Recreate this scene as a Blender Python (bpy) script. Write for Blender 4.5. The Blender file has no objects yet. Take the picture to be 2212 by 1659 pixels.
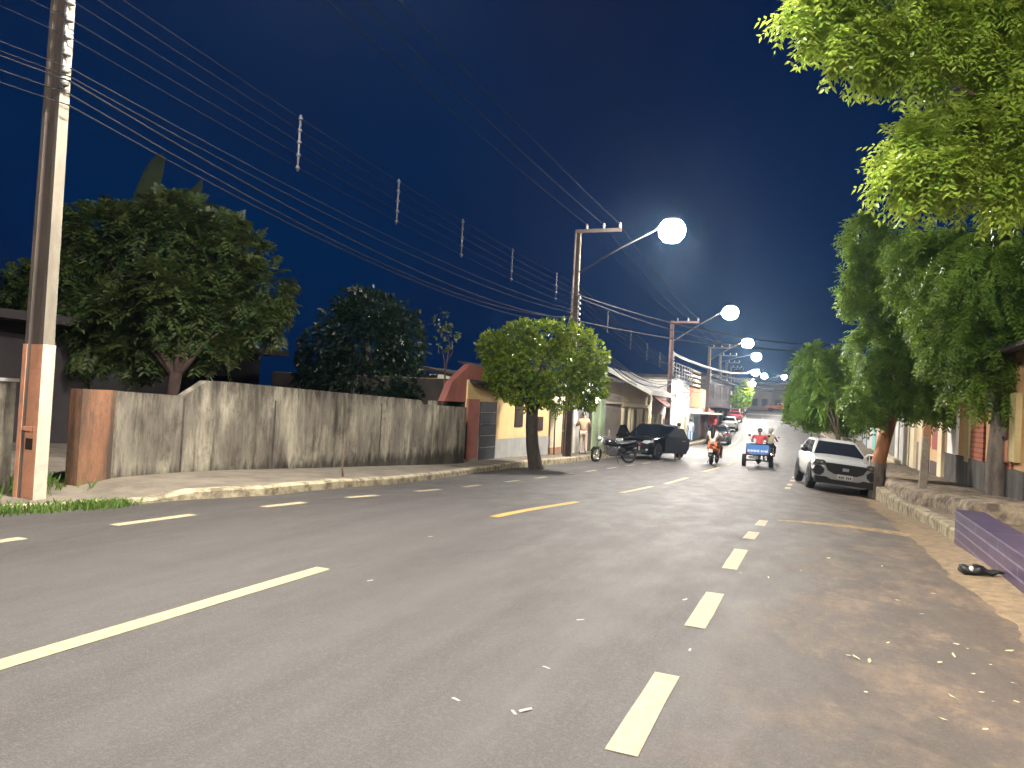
import bpy, bmesh, math, random
from mathutils import Vector, Matrix
from mathutils import noise as mnoise
S = bpy.context.scene
COL = S.collection
rnd = random.Random(7)
PI = math.pi

# ---------------------------------------------------------------- camera model and site profile
CAM_H = 1.45
YAW, PITCH, ROLL = math.radians(22.57), math.radians(1.45), math.radians(3.0)
F, CX, CY = 1600.0, 1106.0, 829.5          # survey picture 2212 x 1659
f0 = Vector((-math.sin(YAW), math.cos(YAW), 0)); r0 = Vector((math.cos(YAW), math.sin(YAW), 0)); u0 = Vector((0, 0, 1))
FW = f0*math.cos(PITCH) + u0*math.sin(PITCH)
UP = u0*math.cos(PITCH) - f0*math.sin(PITCH)
RT = r0*math.cos(ROLL) + UP*math.sin(ROLL)
UT = UP*math.cos(ROLL) - r0*math.sin(ROLL)
EYE = Vector((0, 0, CAM_H))
def ray(px, py): return FW + RT*((px-CX)/F) + UT*((CY-py)/F)
def at_d(px, py, d): return EYE + ray(px, py)*d
def at_X(px, py, X):
    d = ray(px, py); return EYE + d*(X/d.x)
def at_Y(px, py, Y):
    d = ray(px, py); return EYE + d*(Y/d.y)

PROF = [(-60,0),(0,0),(8,0),(12.2,-.155),(18.3,-.41),(27.7,-.65),(32,-.75),(45,-.92),(58,-.98),(63,-.93),(72,-.6),(90,.1),(115,.85),(146,2.1),(170,2.7),(220,2.9),(420,3)]
def zg(y):
    P = PROF
    if y <= P[0][0]: return P[0][1]
    if y >= P[-1][0]: return P[-1][1]
    n = len(P)
    for i in range(n-1):
        if P[i][0] <= y <= P[i+1][0]: break
    x0, y0 = P[i]; x1, y1 = P[i+1]; h = x1-x0; d = (y1-y0)/h
    dm = (y0-P[i-1][1])/(x0-P[i-1][0]) if i > 0 else d
    dp = (P[i+2][1]-y1)/(P[i+2][0]-x1) if i+2 < n else d
    m0 = (dm+d)/2; m1 = (d+dp)/2
    if i == 0 or dm*d <= 0: m0 = 0
    if dp*d <= 0: m1 = 0
    t = (y-x0)/h
    return (2*t**3-3*t*t+1)*y0+(t**3-2*t*t+t)*h*m0+(-2*t**3+3*t*t)*y1+(t**3-t*t)*h*m1
def sstep(a, b, x):
    t = max(0, min(1, (x-a)/(b-a))); return t*t*(3-2*t)
def sh(y):                                  # the street bends left beyond the dip
    if y < 58: return 0.0
    if y < 74: return -.08*(y-58)**2/32
    return -.08*(y-66)
def zr(x, y):                               # road height: fall towards the right gutter in the dip
    xr = x-sh(y)
    z = zg(y)
    if xr > -.7: z -= .065*min(xr+.7, 2.6)*sstep(13, 22, y)*(1-sstep(45, 60, y))
    return z

# ---------------------------------------------------------------- materials
def nodes_of(m):
    m.use_nodes = True; nt = m.node_tree; nt.nodes.clear()
    return nt, nt.nodes.new, nt.links.new
MATS = {}
def M(name, c1, c2=None, scale=6.0, rough=.7, bump=0.0, stretch=(1,1,1), metal=0.0, spec=.4, lo=.35, hi=.65, coat=0.0, bscale=None):
    if name in MATS: return MATS[name]
    m = bpy.data.materials.new(name); nt, N, L = nodes_of(m)
    out = N('ShaderNodeOutputMaterial'); b = N('ShaderNodeBsdfPrincipled'); L(b.outputs[0], out.inputs[0])
    b.inputs['Roughness'].default_value = rough; b.inputs['Metallic'].default_value = metal
    b.inputs['Specular IOR Level'].default_value = spec; b.inputs['Coat Weight'].default_value = coat
    if c2 is None: c2 = tuple(v*.8 for v in c1)
    tc = N('ShaderNodeTexCoord'); mp = N('ShaderNodeMapping'); mp.inputs['Scale'].default_value = stretch
    L(tc.outputs['Object'], mp.inputs[0])
    nz = N('ShaderNodeTexNoise'); nz.inputs['Scale'].default_value = scale; nz.inputs['Detail'].default_value = 6; nz.inputs['Roughness'].default_value = .65
    L(mp.outputs[0], nz.inputs['Vector'])
    rp = N('ShaderNodeValToRGB'); rp.color_ramp.elements[0].position = lo; rp.color_ramp.elements[1].position = hi
    rp.color_ramp.elements[0].color = (*c1, 1); rp.color_ramp.elements[1].color = (*c2, 1)
    L(nz.outputs[0], rp.inputs[0]); L(rp.outputs[0], b.inputs['Base Color'])
    if bump:
        n2 = N('ShaderNodeTexNoise'); n2.inputs['Scale'].default_value = bscale or scale*6; n2.inputs['Detail'].default_value = 5
        L(mp.outputs[0], n2.inputs['Vector'])
        bp = N('ShaderNodeBump'); bp.inputs['Strength'].default_value = bump; bp.inputs['Distance'].default_value = .02
        L(n2.outputs[0], bp.inputs['Height']); L(bp.outputs[0], b.inputs['Normal'])
    MATS[name] = m; return m
def emit(name, col, strength):
    if name in MATS: return MATS[name]
    m = bpy.data.materials.new(name); nt, N, L = nodes_of(m)
    out = N('ShaderNodeOutputMaterial'); e = N('ShaderNodeEmission'); e.inputs[0].default_value = (*col, 1); e.inputs[1].default_value = strength
    L(e.outputs[0], out.inputs[0]); MATS[name] = m; return m
def diffuser(name, col, strength):
    if name in MATS: return MATS[name]
    m = bpy.data.materials.new(name); nt, N, L = nodes_of(m)
    out = N('ShaderNodeOutputMaterial'); e = N('ShaderNodeEmission'); e.inputs[0].default_value = (*col, 1)
    g = N('ShaderNodeNewGeometry'); sx = N('ShaderNodeSeparateXYZ'); L(g.outputs['Normal'], sx.inputs[0])
    mr = N('ShaderNodeMapRange'); mr.inputs[1].default_value = .25; mr.inputs[2].default_value = -.85; mr.inputs[3].default_value = strength*.10; mr.inputs[4].default_value = strength*1.25
    L(sx.outputs[2], mr.inputs[0]); L(mr.outputs[0], e.inputs[1]); L(e.outputs[0], out.inputs[0]); MATS[name] = m; return m
def leafmat(name, c1, c2, trans=.35, rough=.42, tcol=None):
    m = bpy.data.materials.new(name); nt, N, L = nodes_of(m)
    out = N('ShaderNodeOutputMaterial'); b = N('ShaderNodeBsdfPrincipled'); t = N('ShaderNodeBsdfTranslucent'); mx = N('ShaderNodeMixShader')
    g = N('ShaderNodeNewGeometry'); rp = N('ShaderNodeValToRGB')
    rp.color_ramp.elements[0].color = (*c1, 1); rp.color_ramp.elements[1].color = (*c2, 1)
    L(g.outputs['Random Per Island'], rp.inputs[0]); L(rp.outputs[0], b.inputs['Base Color'])
    t.inputs[0].default_value = (*(tcol or tuple(v*1.3 for v in c2)), 1)
    b.inputs['Roughness'].default_value = rough; b.inputs['Specular IOR Level'].default_value = .35
    mx.inputs[0].default_value = trans
    L(b.outputs[0], mx.inputs[1]); L(t.outputs[0], mx.inputs[2]); L(mx.outputs[0], out.inputs[0]); MATS[name] = m; return m

def asphalt():
    m = bpy.data.materials.new('asphalt'); nt, N, L = nodes_of(m)
    out = N('ShaderNodeOutputMaterial'); b = N('ShaderNodeBsdfPrincipled'); L(b.outputs[0], out.inputs[0])
    b.inputs['Specular IOR Level'].default_value = .42
    tc = N('ShaderNodeTexCoord')
    def noise(scale, stretch=(1,1,1), detail=5, rough=.6, rot=0):
        mp = N('ShaderNodeMapping'); mp.inputs['Scale'].default_value = stretch; mp.inputs['Rotation'].default_value = (0,0,rot); L(tc.outputs['Object'], mp.inputs[0])
        n = N('ShaderNodeTexNoise'); n.inputs['Scale'].default_value = scale; n.inputs['Detail'].default_value = detail; n.inputs['Roughness'].default_value = rough
        L(mp.outputs[0], n.inputs['Vector']); return n.outputs[0]
    def ramp(v, stops):
        r = N('ShaderNodeValToRGB'); e = r.color_ramp.elements
        e[0].position, e[0].color = stops[0][0], (*stops[0][1], 1); e[1].position, e[1].color = stops[-1][0], (*stops[-1][1], 1)
        for p, c in stops[1:-1]:
            k = e.new(p); k.color = (*c, 1)
        L(v, r.inputs[0]); return r.outputs[0]
    def math_(op, a, c, clamp=False):
        n = N('ShaderNodeMath'); n.operation = op; n.use_clamp = clamp
        for i, v in enumerate((a, c)):
            if isinstance(v, (int, float)): n.inputs[i].default_value = v
            else: L(v, n.inputs[i])
        return n.outputs[0]
    def mix(f, a, c):
        n = N('ShaderNodeMix'); n.data_type = 'RGBA'
        if isinstance(f, (int, float)): n.inputs[0].default_value = f
        else: L(f, n.inputs[0])
        for s, v in ((6, a), (7, c)):
            if isinstance(v, tuple): n.inputs[s].default_value = (*v, 1)
            else: L(v, n.inputs[s])
        return n.outputs[2]
    base = ramp(noise(.9, (1.4, .25, 1)), [(.28, (.031,.0275,.0255)), (.72, (.058,.052,.048))])
    grain = ramp(noise(95, detail=3, rough=.8), [(.36, (.015,.0135,.0125)), (.52, (.041,.0365,.034)), (.72, (.11,.10,.093))])
    c = mix(.62, base, grain)
    agg = ramp(noise(34, detail=2, rough=.5), [(.55, (0,0,0)), (.62, (1,1,1))])
    c = mix(math_('MULTIPLY', agg, .30), c, (.09,.083,.078))
    pit = ramp(noise(52, detail=2, rough=.5), [(.36, (1,1,1)), (.44, (0,0,0))])
    c = mix(math_('MULTIPLY', pit, .35), c, (.016,.016,.016))
    spl = ramp(noise(2.1, (1,.6,1), 8, .75), [(.62, (0,0,0)), (.74, (1,1,1))])
    c = mix(math_('MULTIPLY', spl, .45), c, (.022,.021,.021))
    wear_sheen = ramp(noise(.55, (3.2, .07, 1)), [(.45, (0,0,0)), (.7, (1,1,1))])  # lengthwise tyre wear with a pale road sheen painted in
    c = mix(math_('MULTIPLY', wear_sheen, .42), c, (.080,.076,.075))
    vo = N('ShaderNodeTexVoronoi'); vo.feature = 'DISTANCE_TO_EDGE'; vo.inputs['Scale'].default_value = .42
    mpv = N('ShaderNodeMapping'); mpv.inputs['Scale'].default_value = (1,.55,1); L(tc.outputs['Object'], mpv.inputs[0])
    ad = N('ShaderNodeMix'); ad.data_type = 'VECTOR'; ad.inputs[0].default_value = .28; L(mpv.outputs[0], ad.inputs[4])
    nzv = N('ShaderNodeTexNoise'); nzv.inputs['Scale'].default_value = 1.6; nzv.inputs['Detail'].default_value = 6; L(tc.outputs['Object'], nzv.inputs['Vector']); L(nzv.outputs['Color'], ad.inputs[5]); L(ad.outputs[1], vo.inputs['Vector'])
    crack = ramp(vo.outputs[0], [(.0, (1,1,1)), (.010, (0,0,0))])
    gate = ramp(noise(.35, detail=2), [(.52, (0,0,0)), (.60, (1,1,1))])
    c = mix(math_('MULTIPLY', math_('MULTIPLY', crack, gate), .6), c, (.018,.017,.017))
    # dry reddish sand carried on to the parking lane
    sx = N('ShaderNodeSeparateXYZ'); L(tc.outputs['Object'], sx.inputs[0])
    edge = math_('MULTIPLY', math_('ADD', sx.outputs[0], .75), .62, True)
    edge2 = math_('MULTIPLY', math_('ADD', sx.outputs[0], -.75), 1.0, True)
    blot = ramp(noise(1.5, (1, .8, 1), 9, .72), [(.46, (0,0,0)), (.58, (1,1,1))])
    blot2 = ramp(noise(5.5, (1, .35, 1), 9, .75, .5), [(.42, (0,0,0)), (.66, (1,1,1))])
    sand = math_('MULTIPLY', math_('MULTIPLY', math_('ADD', blot, math_('MULTIPLY', edge2, .55), True), math_('ADD', math_('MULTIPLY', blot2, .75), .25)), edge)
    sand = math_('MULTIPLY', math_('ADD', sand, math_('MULTIPLY', edge, .20), True), .92)
    sandc = ramp(noise(14, detail=6), [(.3, (.135,.094,.062)), (.7, (.215,.15,.098))])
    c = mix(sand, c, sandc)
    L(c, b.inputs['Base Color'])
    rr = ramp(noise(3, (1,.4,1)), [(.3, (.58,.58,.58)), (.7, (.74,.74,.74))])
    L(rr, b.inputs['Roughness'])
    bp = N('ShaderNodeBump'); bp.inputs['Strength'].default_value = .55; bp.inputs['Distance'].default_value = .01
    L(noise(110, detail=4, rough=.7), bp.inputs['Height']); L(bp.outputs[0], b.inputs['Normal'])
    MATS['asphalt'] = m; return m

def stained(name, light, mid, dark, ztop, zbot, sc=1.0):
    """Old whitewash with vertical dirt runs, mould along the coping and splash marks low down."""
    m = bpy.data.materials.new(name); nt, N, L = nodes_of(m)
    out = N('ShaderNodeOutputMaterial'); b = N('ShaderNodeBsdfPrincipled'); L(b.outputs[0], out.inputs[0]); b.inputs['Roughness'].default_value = .9; b.inputs['Specular IOR Level'].default_value = .2
    tc = N('ShaderNodeTexCoord')
    def noise(scale, st, d=7, r=.65):
        mp = N('ShaderNodeMapping'); mp.inputs['Scale'].default_value = st; L(tc.outputs['Object'], mp.inputs[0])
        n = N('ShaderNodeTexNoise'); n.inputs['Scale'].default_value = scale; n.inputs['Detail'].default_value = d; n.inputs['Roughness'].default_value = r
        L(mp.outputs[0], n.inputs['Vector']); return n.outputs[0]
    def ramp(v, s):
        r = N('ShaderNodeValToRGB'); e = r.color_ramp.elements
        e[0].position, e[0].color = s[0][0], (*s[0][1], 1); e[1].position, e[1].color = s[1][0], (*s[1][1], 1)
        L(v, r.inputs[0]); return r.outputs[0]
    def mth(op, a, c, cl=False):
        n = N('ShaderNodeMath'); n.operation = op; n.use_clamp = cl
        for i, v in enumerate((a, c)):
            if isinstance(v, (int, float)): n.inputs[i].default_value = v
            else: L(v, n.inputs[i])
        return n.outputs[0]
    def mix(f, a, c):
        n = N('ShaderNodeMix'); n.data_type = 'RGBA'; L(f, n.inputs[0])
        for s, v in ((6, a), (7, c)):
            if isinstance(v, tuple): n.inputs[s].default_value = (*v, 1)
            else: L(v, n.inputs[s])
        return n.outputs[2]
    c = mix(ramp(noise(1.3*sc, (1, 1, .30)), [(.42, (0,0,0)), (.58, (1,1,1))]), light, mid)
    c = mix(ramp(noise(.55*sc, (1, 1, .5), 4, .5), [(.5, (0,0,0)), (.56, (.55,.55,.55))]), c, tuple(v*.62 for v in mid))
    runs = ramp(noise(3.6*sc, (1, 1, .11), 9, .74), [(.46, (0,0,0)), (.62, (1,1,1))])
    mould = ramp(noise(2.4*sc, (1, 1, .8), 9, .7), [(.54, (0,0,0)), (.66, (1,1,1))])
    c = mix(mth('MULTIPLY', mould, .6), c, tuple(v*1.6 for v in dark))
    c = mix(mth('MULTIPLY', runs, mth('MULTIPLY', ramp(noise(.9*sc, (1,1,.6), 3, .5), [(.35, (0,0,0)), (.62, (1,1,1))]), .95)), c, dark)
    fine = ramp(noise(17*sc, (1, 1, .22), 8, .75), [(.5, (0,0,0)), (.72, (1,1,1))])
    c = mix(mth('MULTIPLY', fine, .6), c, tuple(v*.8 for v in dark))
    sx = N('ShaderNodeSeparateXYZ'); L(tc.outputs['Object'], sx.inputs[0])
    n1 = mth('MULTIPLY', mth('SUBTRACT', noise(6, (1, 1, .25)), .5), 1.5)
    top = mth('MULTIPLY', mth('ADD', mth('SUBTRACT', sx.outputs[2], ztop), n1), 2.4, True)
    c = mix(mth('MULTIPLY', top, .75), c, tuple(v*.45 for v in dark))
    bot = mth('MULTIPLY', mth('ADD', mth('SUBTRACT', zbot, sx.outputs[2]), mth('MULTIPLY', n1, .5)), 5, True)
    c = mix(mth('MULTIPLY', bot, .8), c, tuple(v*.35 for v in dark))
    L(c, b.inputs['Base Color'])
    bp = N('ShaderNodeBump'); bp.inputs['Strength'].default_value = .5; bp.inputs['Distance'].default_value = .02
    L(noise(30, (1, 1, .6)), bp.inputs['Height']); L(bp.outputs[0], b.inputs['Normal'])
    MATS[name] = m; return m

def brickmat(name, c1, c2, mortar, scale, w=.5, h=.25, msize=.02, rough=.6, plane='YZ', offset=.5):
    m = bpy.data.materials.new(name); nt, N, L = nodes_of(m)
    out = N('ShaderNodeOutputMaterial'); b = N('ShaderNodeBsdfPrincipled'); L(b.outputs[0], out.inputs[0]); b.inputs['Roughness'].default_value = rough
    tc = N('ShaderNodeTexCoord'); sx = N('ShaderNodeSeparateXYZ'); L(tc.outputs['Object'], sx.inputs[0])
    cb = N('ShaderNodeCombineXYZ')
    L(sx.outputs['XYZ'.index(plane[0])], cb.inputs[0]); L(sx.outputs['XYZ'.index(plane[1])], cb.inputs[1])
    br = N('ShaderNodeTexBrick'); br.inputs['Scale'].default_value = scale; br.offset = offset
    br.inputs['Color1'].default_value = (*c1, 1); br.inputs['Color2'].default_value = (*c2, 1); br.inputs['Mortar'].default_value = (*mortar, 1)
    br.inputs['Mortar Size'].default_value = msize; br.inputs['Brick Width'].default_value = w; br.inputs['Row Height'].default_value = h
    L(cb.outputs[0], br.inputs['Vector'])
    nz = N('ShaderNodeTexNoise'); nz.inputs['Scale'].default_value = 7; nz.inputs['Detail'].default_value = 6; L(tc.outputs['Object'], nz.inputs['Vector'])
    mx = N('ShaderNodeMix'); mx.data_type = 'RGBA'; mx.blend_type = 'MULTIPLY'; mx.inputs[0].default_value = .7
    rp = N('ShaderNodeValToRGB'); rp.color_ramp.elements[0].position = .3; rp.color_ramp.elements[0].color = (.55,.55,.55,1); rp.color_ramp.elements[1].position = .7
    L(nz.outputs[0], rp.inputs[0]); L(br.outputs[0], mx.inputs[6]); L(rp.outputs[0], mx.inputs[7]); L(mx.outputs[2], b.inputs['Base Color'])
    MATS[name] = m; return m

# ---------------------------------------------------------------- mesh builder
class MB:
    def __init__(s): s.v = []; s.f = []; s.m = []; s.sm = []
    def poly(s, pts, mi=0, smooth=False):
        i = len(s.v); s.v += [tuple(p) for p in pts]; s.f.append(tuple(range(i, i+len(pts)))); s.m.append(mi); s.sm.append(smooth); return s
    def box(s, c, d, mi=0, R=None):
        hx, hy, hz = d[0]/2, d[1]/2, d[2]/2; i = len(s.v); c = Vector(c)
        for z in (-hz, hz):
            for x, y in ((-hx,-hy),(hx,-hy),(hx,hy),(-hx,hy)):
                p = Vector((x, y, z))
                if R is not None: p = R @ p
                s.v.append(tuple(c+p))
        for q in ((3,2,1,0),(4,5,6,7),(0,1,5,4),(1,2,6,5),(2,3,7,6),(3,0,4,7)):
            s.f.append(tuple(i+k for k in q)); s.m.append(mi); s.sm.append(False)
        return s
    def box2(s, a, b, mi=0):
        return s.box([(a[k]+b[k])/2 for k in range(3)], [abs(b[k]-a[k]) for k in range(3)], mi)
    def rings(s, rings, mi=0, smooth=True, caps=True, closed=True):
        n = len(rings[0]); i = len(s.v)
        for r in rings: s.v += [tuple(p) for p in r]
        for k in range(len(rings)-1):
            for j in range(n if closed else n-1):
                a = i+k*n+j; b = i+k*n+(j+1) % n
                s.f.append((a, b, b+n, a+n)); s.m.append(mi); s.sm.append(smooth)
        if caps:
            s.f.append(tuple(i+j for j in range(n))[::-1]); s.m.append(mi); s.sm.append(False)
            e = i+(len(rings)-1)*n; s.f.append(tuple(e+j for j in range(n))); s.m.append(mi); s.sm.append(False)
        return s
    def tube(s, pts, r, n=8, mi=0, caps=True):
        pts = [Vector(p) for p in pts]; R = []
        prev = None
        for k, p in enumerate(pts):
            d = (pts[min(k+1, len(pts)-1)] - pts[max(k-1, 0)]).normalized()
            if prev is None:
                a = d.cross(Vector((0,0,1)))
                if a.length < .1: a = d.cross(Vector((1,0,0)))
                a.normalize()
            else:
                a = (prev - d*prev.dot(d)).normalized()
            prev = a; b = d.cross(a); rr = r[k] if isinstance(r, (list, tuple)) else r
            R.append([p + (a*math.cos(2*PI*j/n) + b*math.sin(2*PI*j/n))*rr for j in range(n)])
        return s.rings(R, mi, True, caps)
    def lathe(s, prof, c=(0,0,0), n=16, axis='z', mi=0, caps=True):
        c = Vector(c); R = []
        for r, h in prof:
            ring = []
            for j in range(n):
                a = 2*PI*j/n; x, y = r*math.cos(a), r*math.sin(a)
                p = {'z': (x, y, h), 'x': (h, x, y), 'y': (y, h, x)}[axis]
                ring.append(c+Vector(p))
            R.append(ring)
        return s.rings(R, mi, True, caps)
    def ell(s, c, rad, n=12, k=7, mi=0):
        R = []
        for i in range(k+1):
            t = -PI/2 + PI*(i+.02)/(k+.04)
            R.append([(c[0]+rad[0]*math.cos(t)*math.cos(2*PI*j/n), c[1]+rad[1]*math.cos(t)*math.sin(2*PI*j/n), c[2]+rad[2]*math.sin(t)) for j in range(n)])
        return s.rings(R, mi, True, True)
    def prism(s, pts, y0, y1, mi=0, plane='xz'):
        f = {'xz': lambda a, b, y: (a, y, b), 'yz': lambda a, b, y: (y, a, b), 'xy': lambda a, b, y: (a, b, y)}[plane]
        return s.rings([[f(a, b, y0) for a, b in pts], [f(a, b, y1) for a, b in pts]], mi, False, True)
    def build(s, name, mats, parent=None, world=False, sub=0, bevel=0):
        me = bpy.data.meshes.new(name); v = s.v
        if world and parent is not None:
            o = Vector(parent.location); v = [tuple(Vector(p)-o) for p in v]
        me.from_pydata(v, [], s.f)
        if not isinstance(mats, (list, tuple)): mats = [mats]
        for m in mats: me.materials.append(m)
        me.polygons.foreach_set('material_index', s.m); me.polygons.foreach_set('use_smooth', s.sm)
        bm = bmesh.new(); bm.from_mesh(me)
        if len(bm.faces) < 6000: bmesh.ops.recalc_face_normals(bm, faces=bm.faces)
        bm.to_mesh(me); bm.free(); me.update()
        o = bpy.data.objects.new(name, me); COL.objects.link(o)
        if parent is not None: o.parent = parent
        if bevel:
            md = o.modifiers.new('bevel', 'BEVEL'); md.width = bevel; md.segments = 2; md.limit_method = 'ANGLE'
        if sub:
            md = o.modifiers.new('sub', 'SUBSURF'); md.levels = sub; md.render_levels = sub
        return o
def thing(name, label, cat, loc=(0,0,0), rz=0.0, group=None):
    o = bpy.data.objects.new(name, None); COL.objects.link(o); o.location = loc; o.rotation_euler = (0,0,rz); o.empty_display_size = .2
    o['label'] = label; o['category'] = cat
    if group: o['group'] = group
    return o
def tag(o, label, cat, group=None):
    o['label'] = label; o['category'] = cat
    if group: o['group'] = group
    return o
def struct(o): o['kind'] = 'structure'; return o
def stuff(o, label=None, cat=None):
    o['kind'] = 'stuff'
    if label: o['label'] = label; o['category'] = cat
    return o
def dup(o, parent=None):
    c = o.copy(); COL.objects.link(c)
    if parent is not None: c.parent = parent
    for ch in list(o.children): dup(ch, c)
    return c

# ---------------------------------------------------------------- palette
ASPH = asphalt()
CONC = M('grey_concrete', (.26,.25,.23), (.15,.145,.135), 4, .85, .4)
CONC2 = M('old_pavement', (.17,.145,.11), (.095,.08,.062), 2.2, .9, .5)
KERB = M('limewashed_kerb', (.36,.31,.20), (.13,.105,.07), 5, .9, .7, lo=.42, hi=.62)
SAND = M('dry_sand', (.26,.19,.11), (.15,.105,.065), 9, .95, .6)
EARTH = M('dark_earth', (.06,.05,.035), (.10,.085,.06), 3, .95, .5)
WHITEP = M('white_road_paint', (.33,.275,.17), (.20,.17,.11), 18, .7, .3, lo=.4, hi=.75)
YELP = M('yellow_road_paint', (.40,.25,.05), (.26,.175,.055), 18, .7, .3, lo=.4, hi=.75)
CREAMP = M('cream_road_paint', (.36,.28,.145), (.24,.19,.105), 18, .7, .3, lo=.4, hi=.75)
BLACK = M('black_rubber', (.012,.012,.013), (.02,.02,.02), 30, .8)
DKPLAST = M('dark_plastic', (.016,.017,.02), (.026,.027,.03), 20, .45)
CHROME = M('bright_metal', (.6,.6,.6), (.5,.5,.5), 8, .22, metal=1.0)
STEEL = M('galvanised_steel', (.36,.36,.36), (.25,.25,.25), 10, .45, metal=.6)
GLASSD = M('dark_tinted_glass', (.010,.012,.016), (.014,.016,.02), 3, .06, spec=.6)
WIRE = M('grey_wire', (.010,.010,.013), (.006,.006,.008), 3, .9, spec=.05)
WIREL = M('pale_cable', (.045,.045,.048), (.02,.02,.023), 6, .8, spec=.08)
WIREM = M('dim_cable', (.018,.018,.02), (.010,.010,.012), 6, .8, spec=.08)
PORC = M('porcelain', (.24,.235,.22), (.16,.155,.15), 8, .35)
BARK = M('brown_bark', (.16,.10,.065), (.075,.048,.033), 9, .9, .9, (1,1,.25))
SKIN = M('skin', (.30,.17,.11), (.25,.14,.09), 5, .55)
HAIR = M('black_hair', (.012,.009,.008), (.022,.015,.012), 30, .5, stretch=(1,1,.1))

# ---------------------------------------------------------------- ground, road, pavements
def yvals(a, b):
    ys = []; y = a
    while y < b-.01:
        ys.append(y); y += 1.0 if y < 40 else (2.0 if y < 90 else 5.0)
    ys.append(b); return ys
def sheet(name, mat, xs, ya, yb, zf, parent=None):
    mb = MB(); ys = yvals(ya, yb); nx = len(xs)
    for y in ys:
        for x in xs: mb.v.append((x+sh(y), y, zf(x, y)))
    for j in range(len(ys)-1):
        for i in range(nx-1):
            a = j*nx+i; mb.f.append((a, a+1, a+nx+1, a+nx)); mb.m.append(0); mb.sm.append(True)
    return mb.build(name, mat, parent)
struct(sheet('ground', EARTH, [-420,-120,-60,-30,-12,-6,0,3,8,30,60,120,420], -60, 900, lambda x, y: zg(y)-.10-.2*sstep(-4, -1, 0)-(.25 if -10 < x < 4 else 0)))
struct(sheet('road', ASPH, [-9.2,-7,-5,-3.7,-2,-.7,.3,1,1.6,2.3], -12, 235, lambda x, y: zr(x+sh(y), y)))

def interpl(P, y):
    if y <= P[0][0]: return P[0][1]
    for (a, b), (c, d) in zip(P, P[1:]):
        if y <= c: return b+(d-b)*(y-a)/(c-a)
    return P[-1][1]
KL = [(-12,-8.25),(4.2,-8.2),(5.3,-8.02),(6.7,-7.46),(7.2,-7.36),(8.3,-6.92),(11.7,-7.02),(14.2,-7.35),(16.2,-7.75),(17,-7.95),(20.5,-8.25),(26.4,-8.25),(30,-8.4),(235,-8.4)]
def dzL(y): return .05+.08*sstep(6.6, 7.4, y)+.06*sstep(17, 23, y)
def fine_y(a, b, st=.25, far=30):
    ys = []; y = a
    while y < b-.001: ys.append(y); y += st if y < far else (1.0 if y < 70 else 4.0)
    ys.append(b); return ys
def kerb_strip(name, line, top, ya, yb, side, mat, w=.16, st=.25):
    mb = MB(); R = []
    for y in fine_y(ya, yb, st):
        x = line(y)+sh(y)+.02*mnoise.noise(Vector((y*1.7, 3, 0))); z0 = zg(y)-.35; z = top(y)+.022*mnoise.noise(Vector((y*2.3, 9, 1)))
        s = side
        R.append([(x+s*.0, y, z0), (x, y, z-.03), (x-s*.03, y, z), (x-s*w, y, z+.004), (x-s*w, y, z0)])
    mb.rings(R, 0, False, True); return struct(mb.build(name, mat))
topL = lambda y: zg(y)+dzL(y)
kerb_strip('kerb', lambda y: interpl(KL, y), topL, -12, 235, 1, KERB)
mb = MB(); R = []
for y in fine_y(-12, 235):
    x = interpl(KL, y)+sh(y)-.1; z = topL(y)-.006
    R.append([(x, y, z), (-9.0+sh(y), y, z+.015), (-9.7+sh(y), y, z+.02), (-40, y, z+.03)])
mb.rings(R, 0, True, False, closed=False); struct(mb.build('pavement', CONC2))
# right side: low ledge behind a whitewashed kerb, then a rough stone riser to the upper pavement
KR = [(-12,1.98),(11.2,1.98),(11.25,1.72),(13,1.74),(16.2,1.70),(18,1.62),(20,1.55),(24,1.55),(40,1.55),(235,1.6)]
def topR(y): return zg(y)+.20+.12*sstep(11.6, 9.5, y)
def upR(y): return zg(y)+.50-.05*sstep(12, 17, y)
kerb_strip('kerb', lambda y: interpl(KR, y), topR, 11.3, 235, -1, KERB, .2)
mb = MB(); R = []
for y in fine_y(-12, 235):
    x = interpl(KR, y)+sh(y)+.12; z = topR(y)-.006
    R.append([(x, y, z), (2.75+sh(y), y, z+.01), (30, y, z+.02)])
mb.rings(R, 0, True, False, closed=False); struct(mb.build('pavement', M('sandy_pavement', (.22,.17,.11), (.11,.085,.06), 2.6, .92, .6)))
ROCK = M('rough_stone', (.30,.24,.17), (.10,.08,.06), 4.5, .95, 1.0, lo=.38, hi=.6)
mb = MB(); R = []
for y in fine_y(13.4, 60, .12):
    x = 2.25+sh(y)-.45*sstep(15.4, 17.4, y)+.07*mnoise.noise(Vector((y*2.2, 1, 5))); b = .07*mnoise.noise(Vector((y*3.1, 4, 2))); z = upR(y)+.03*mnoise.noise(Vector((y*2.6, 8, 3)))
    R.append([(x, y, zg(y)-.4), (x-.05+b, y, zg(y)+.18), (x-.03-b, y, z-.1), (x+.03, y, z), (x+.5, y, z+.01), (4.6+sh(y), y, z+.02), (4.6+sh(y), y, zg(y)-.4)])
mb.rings(R, 0, True, True); struct(mb.build('stone_kerb', ROCK))

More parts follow.
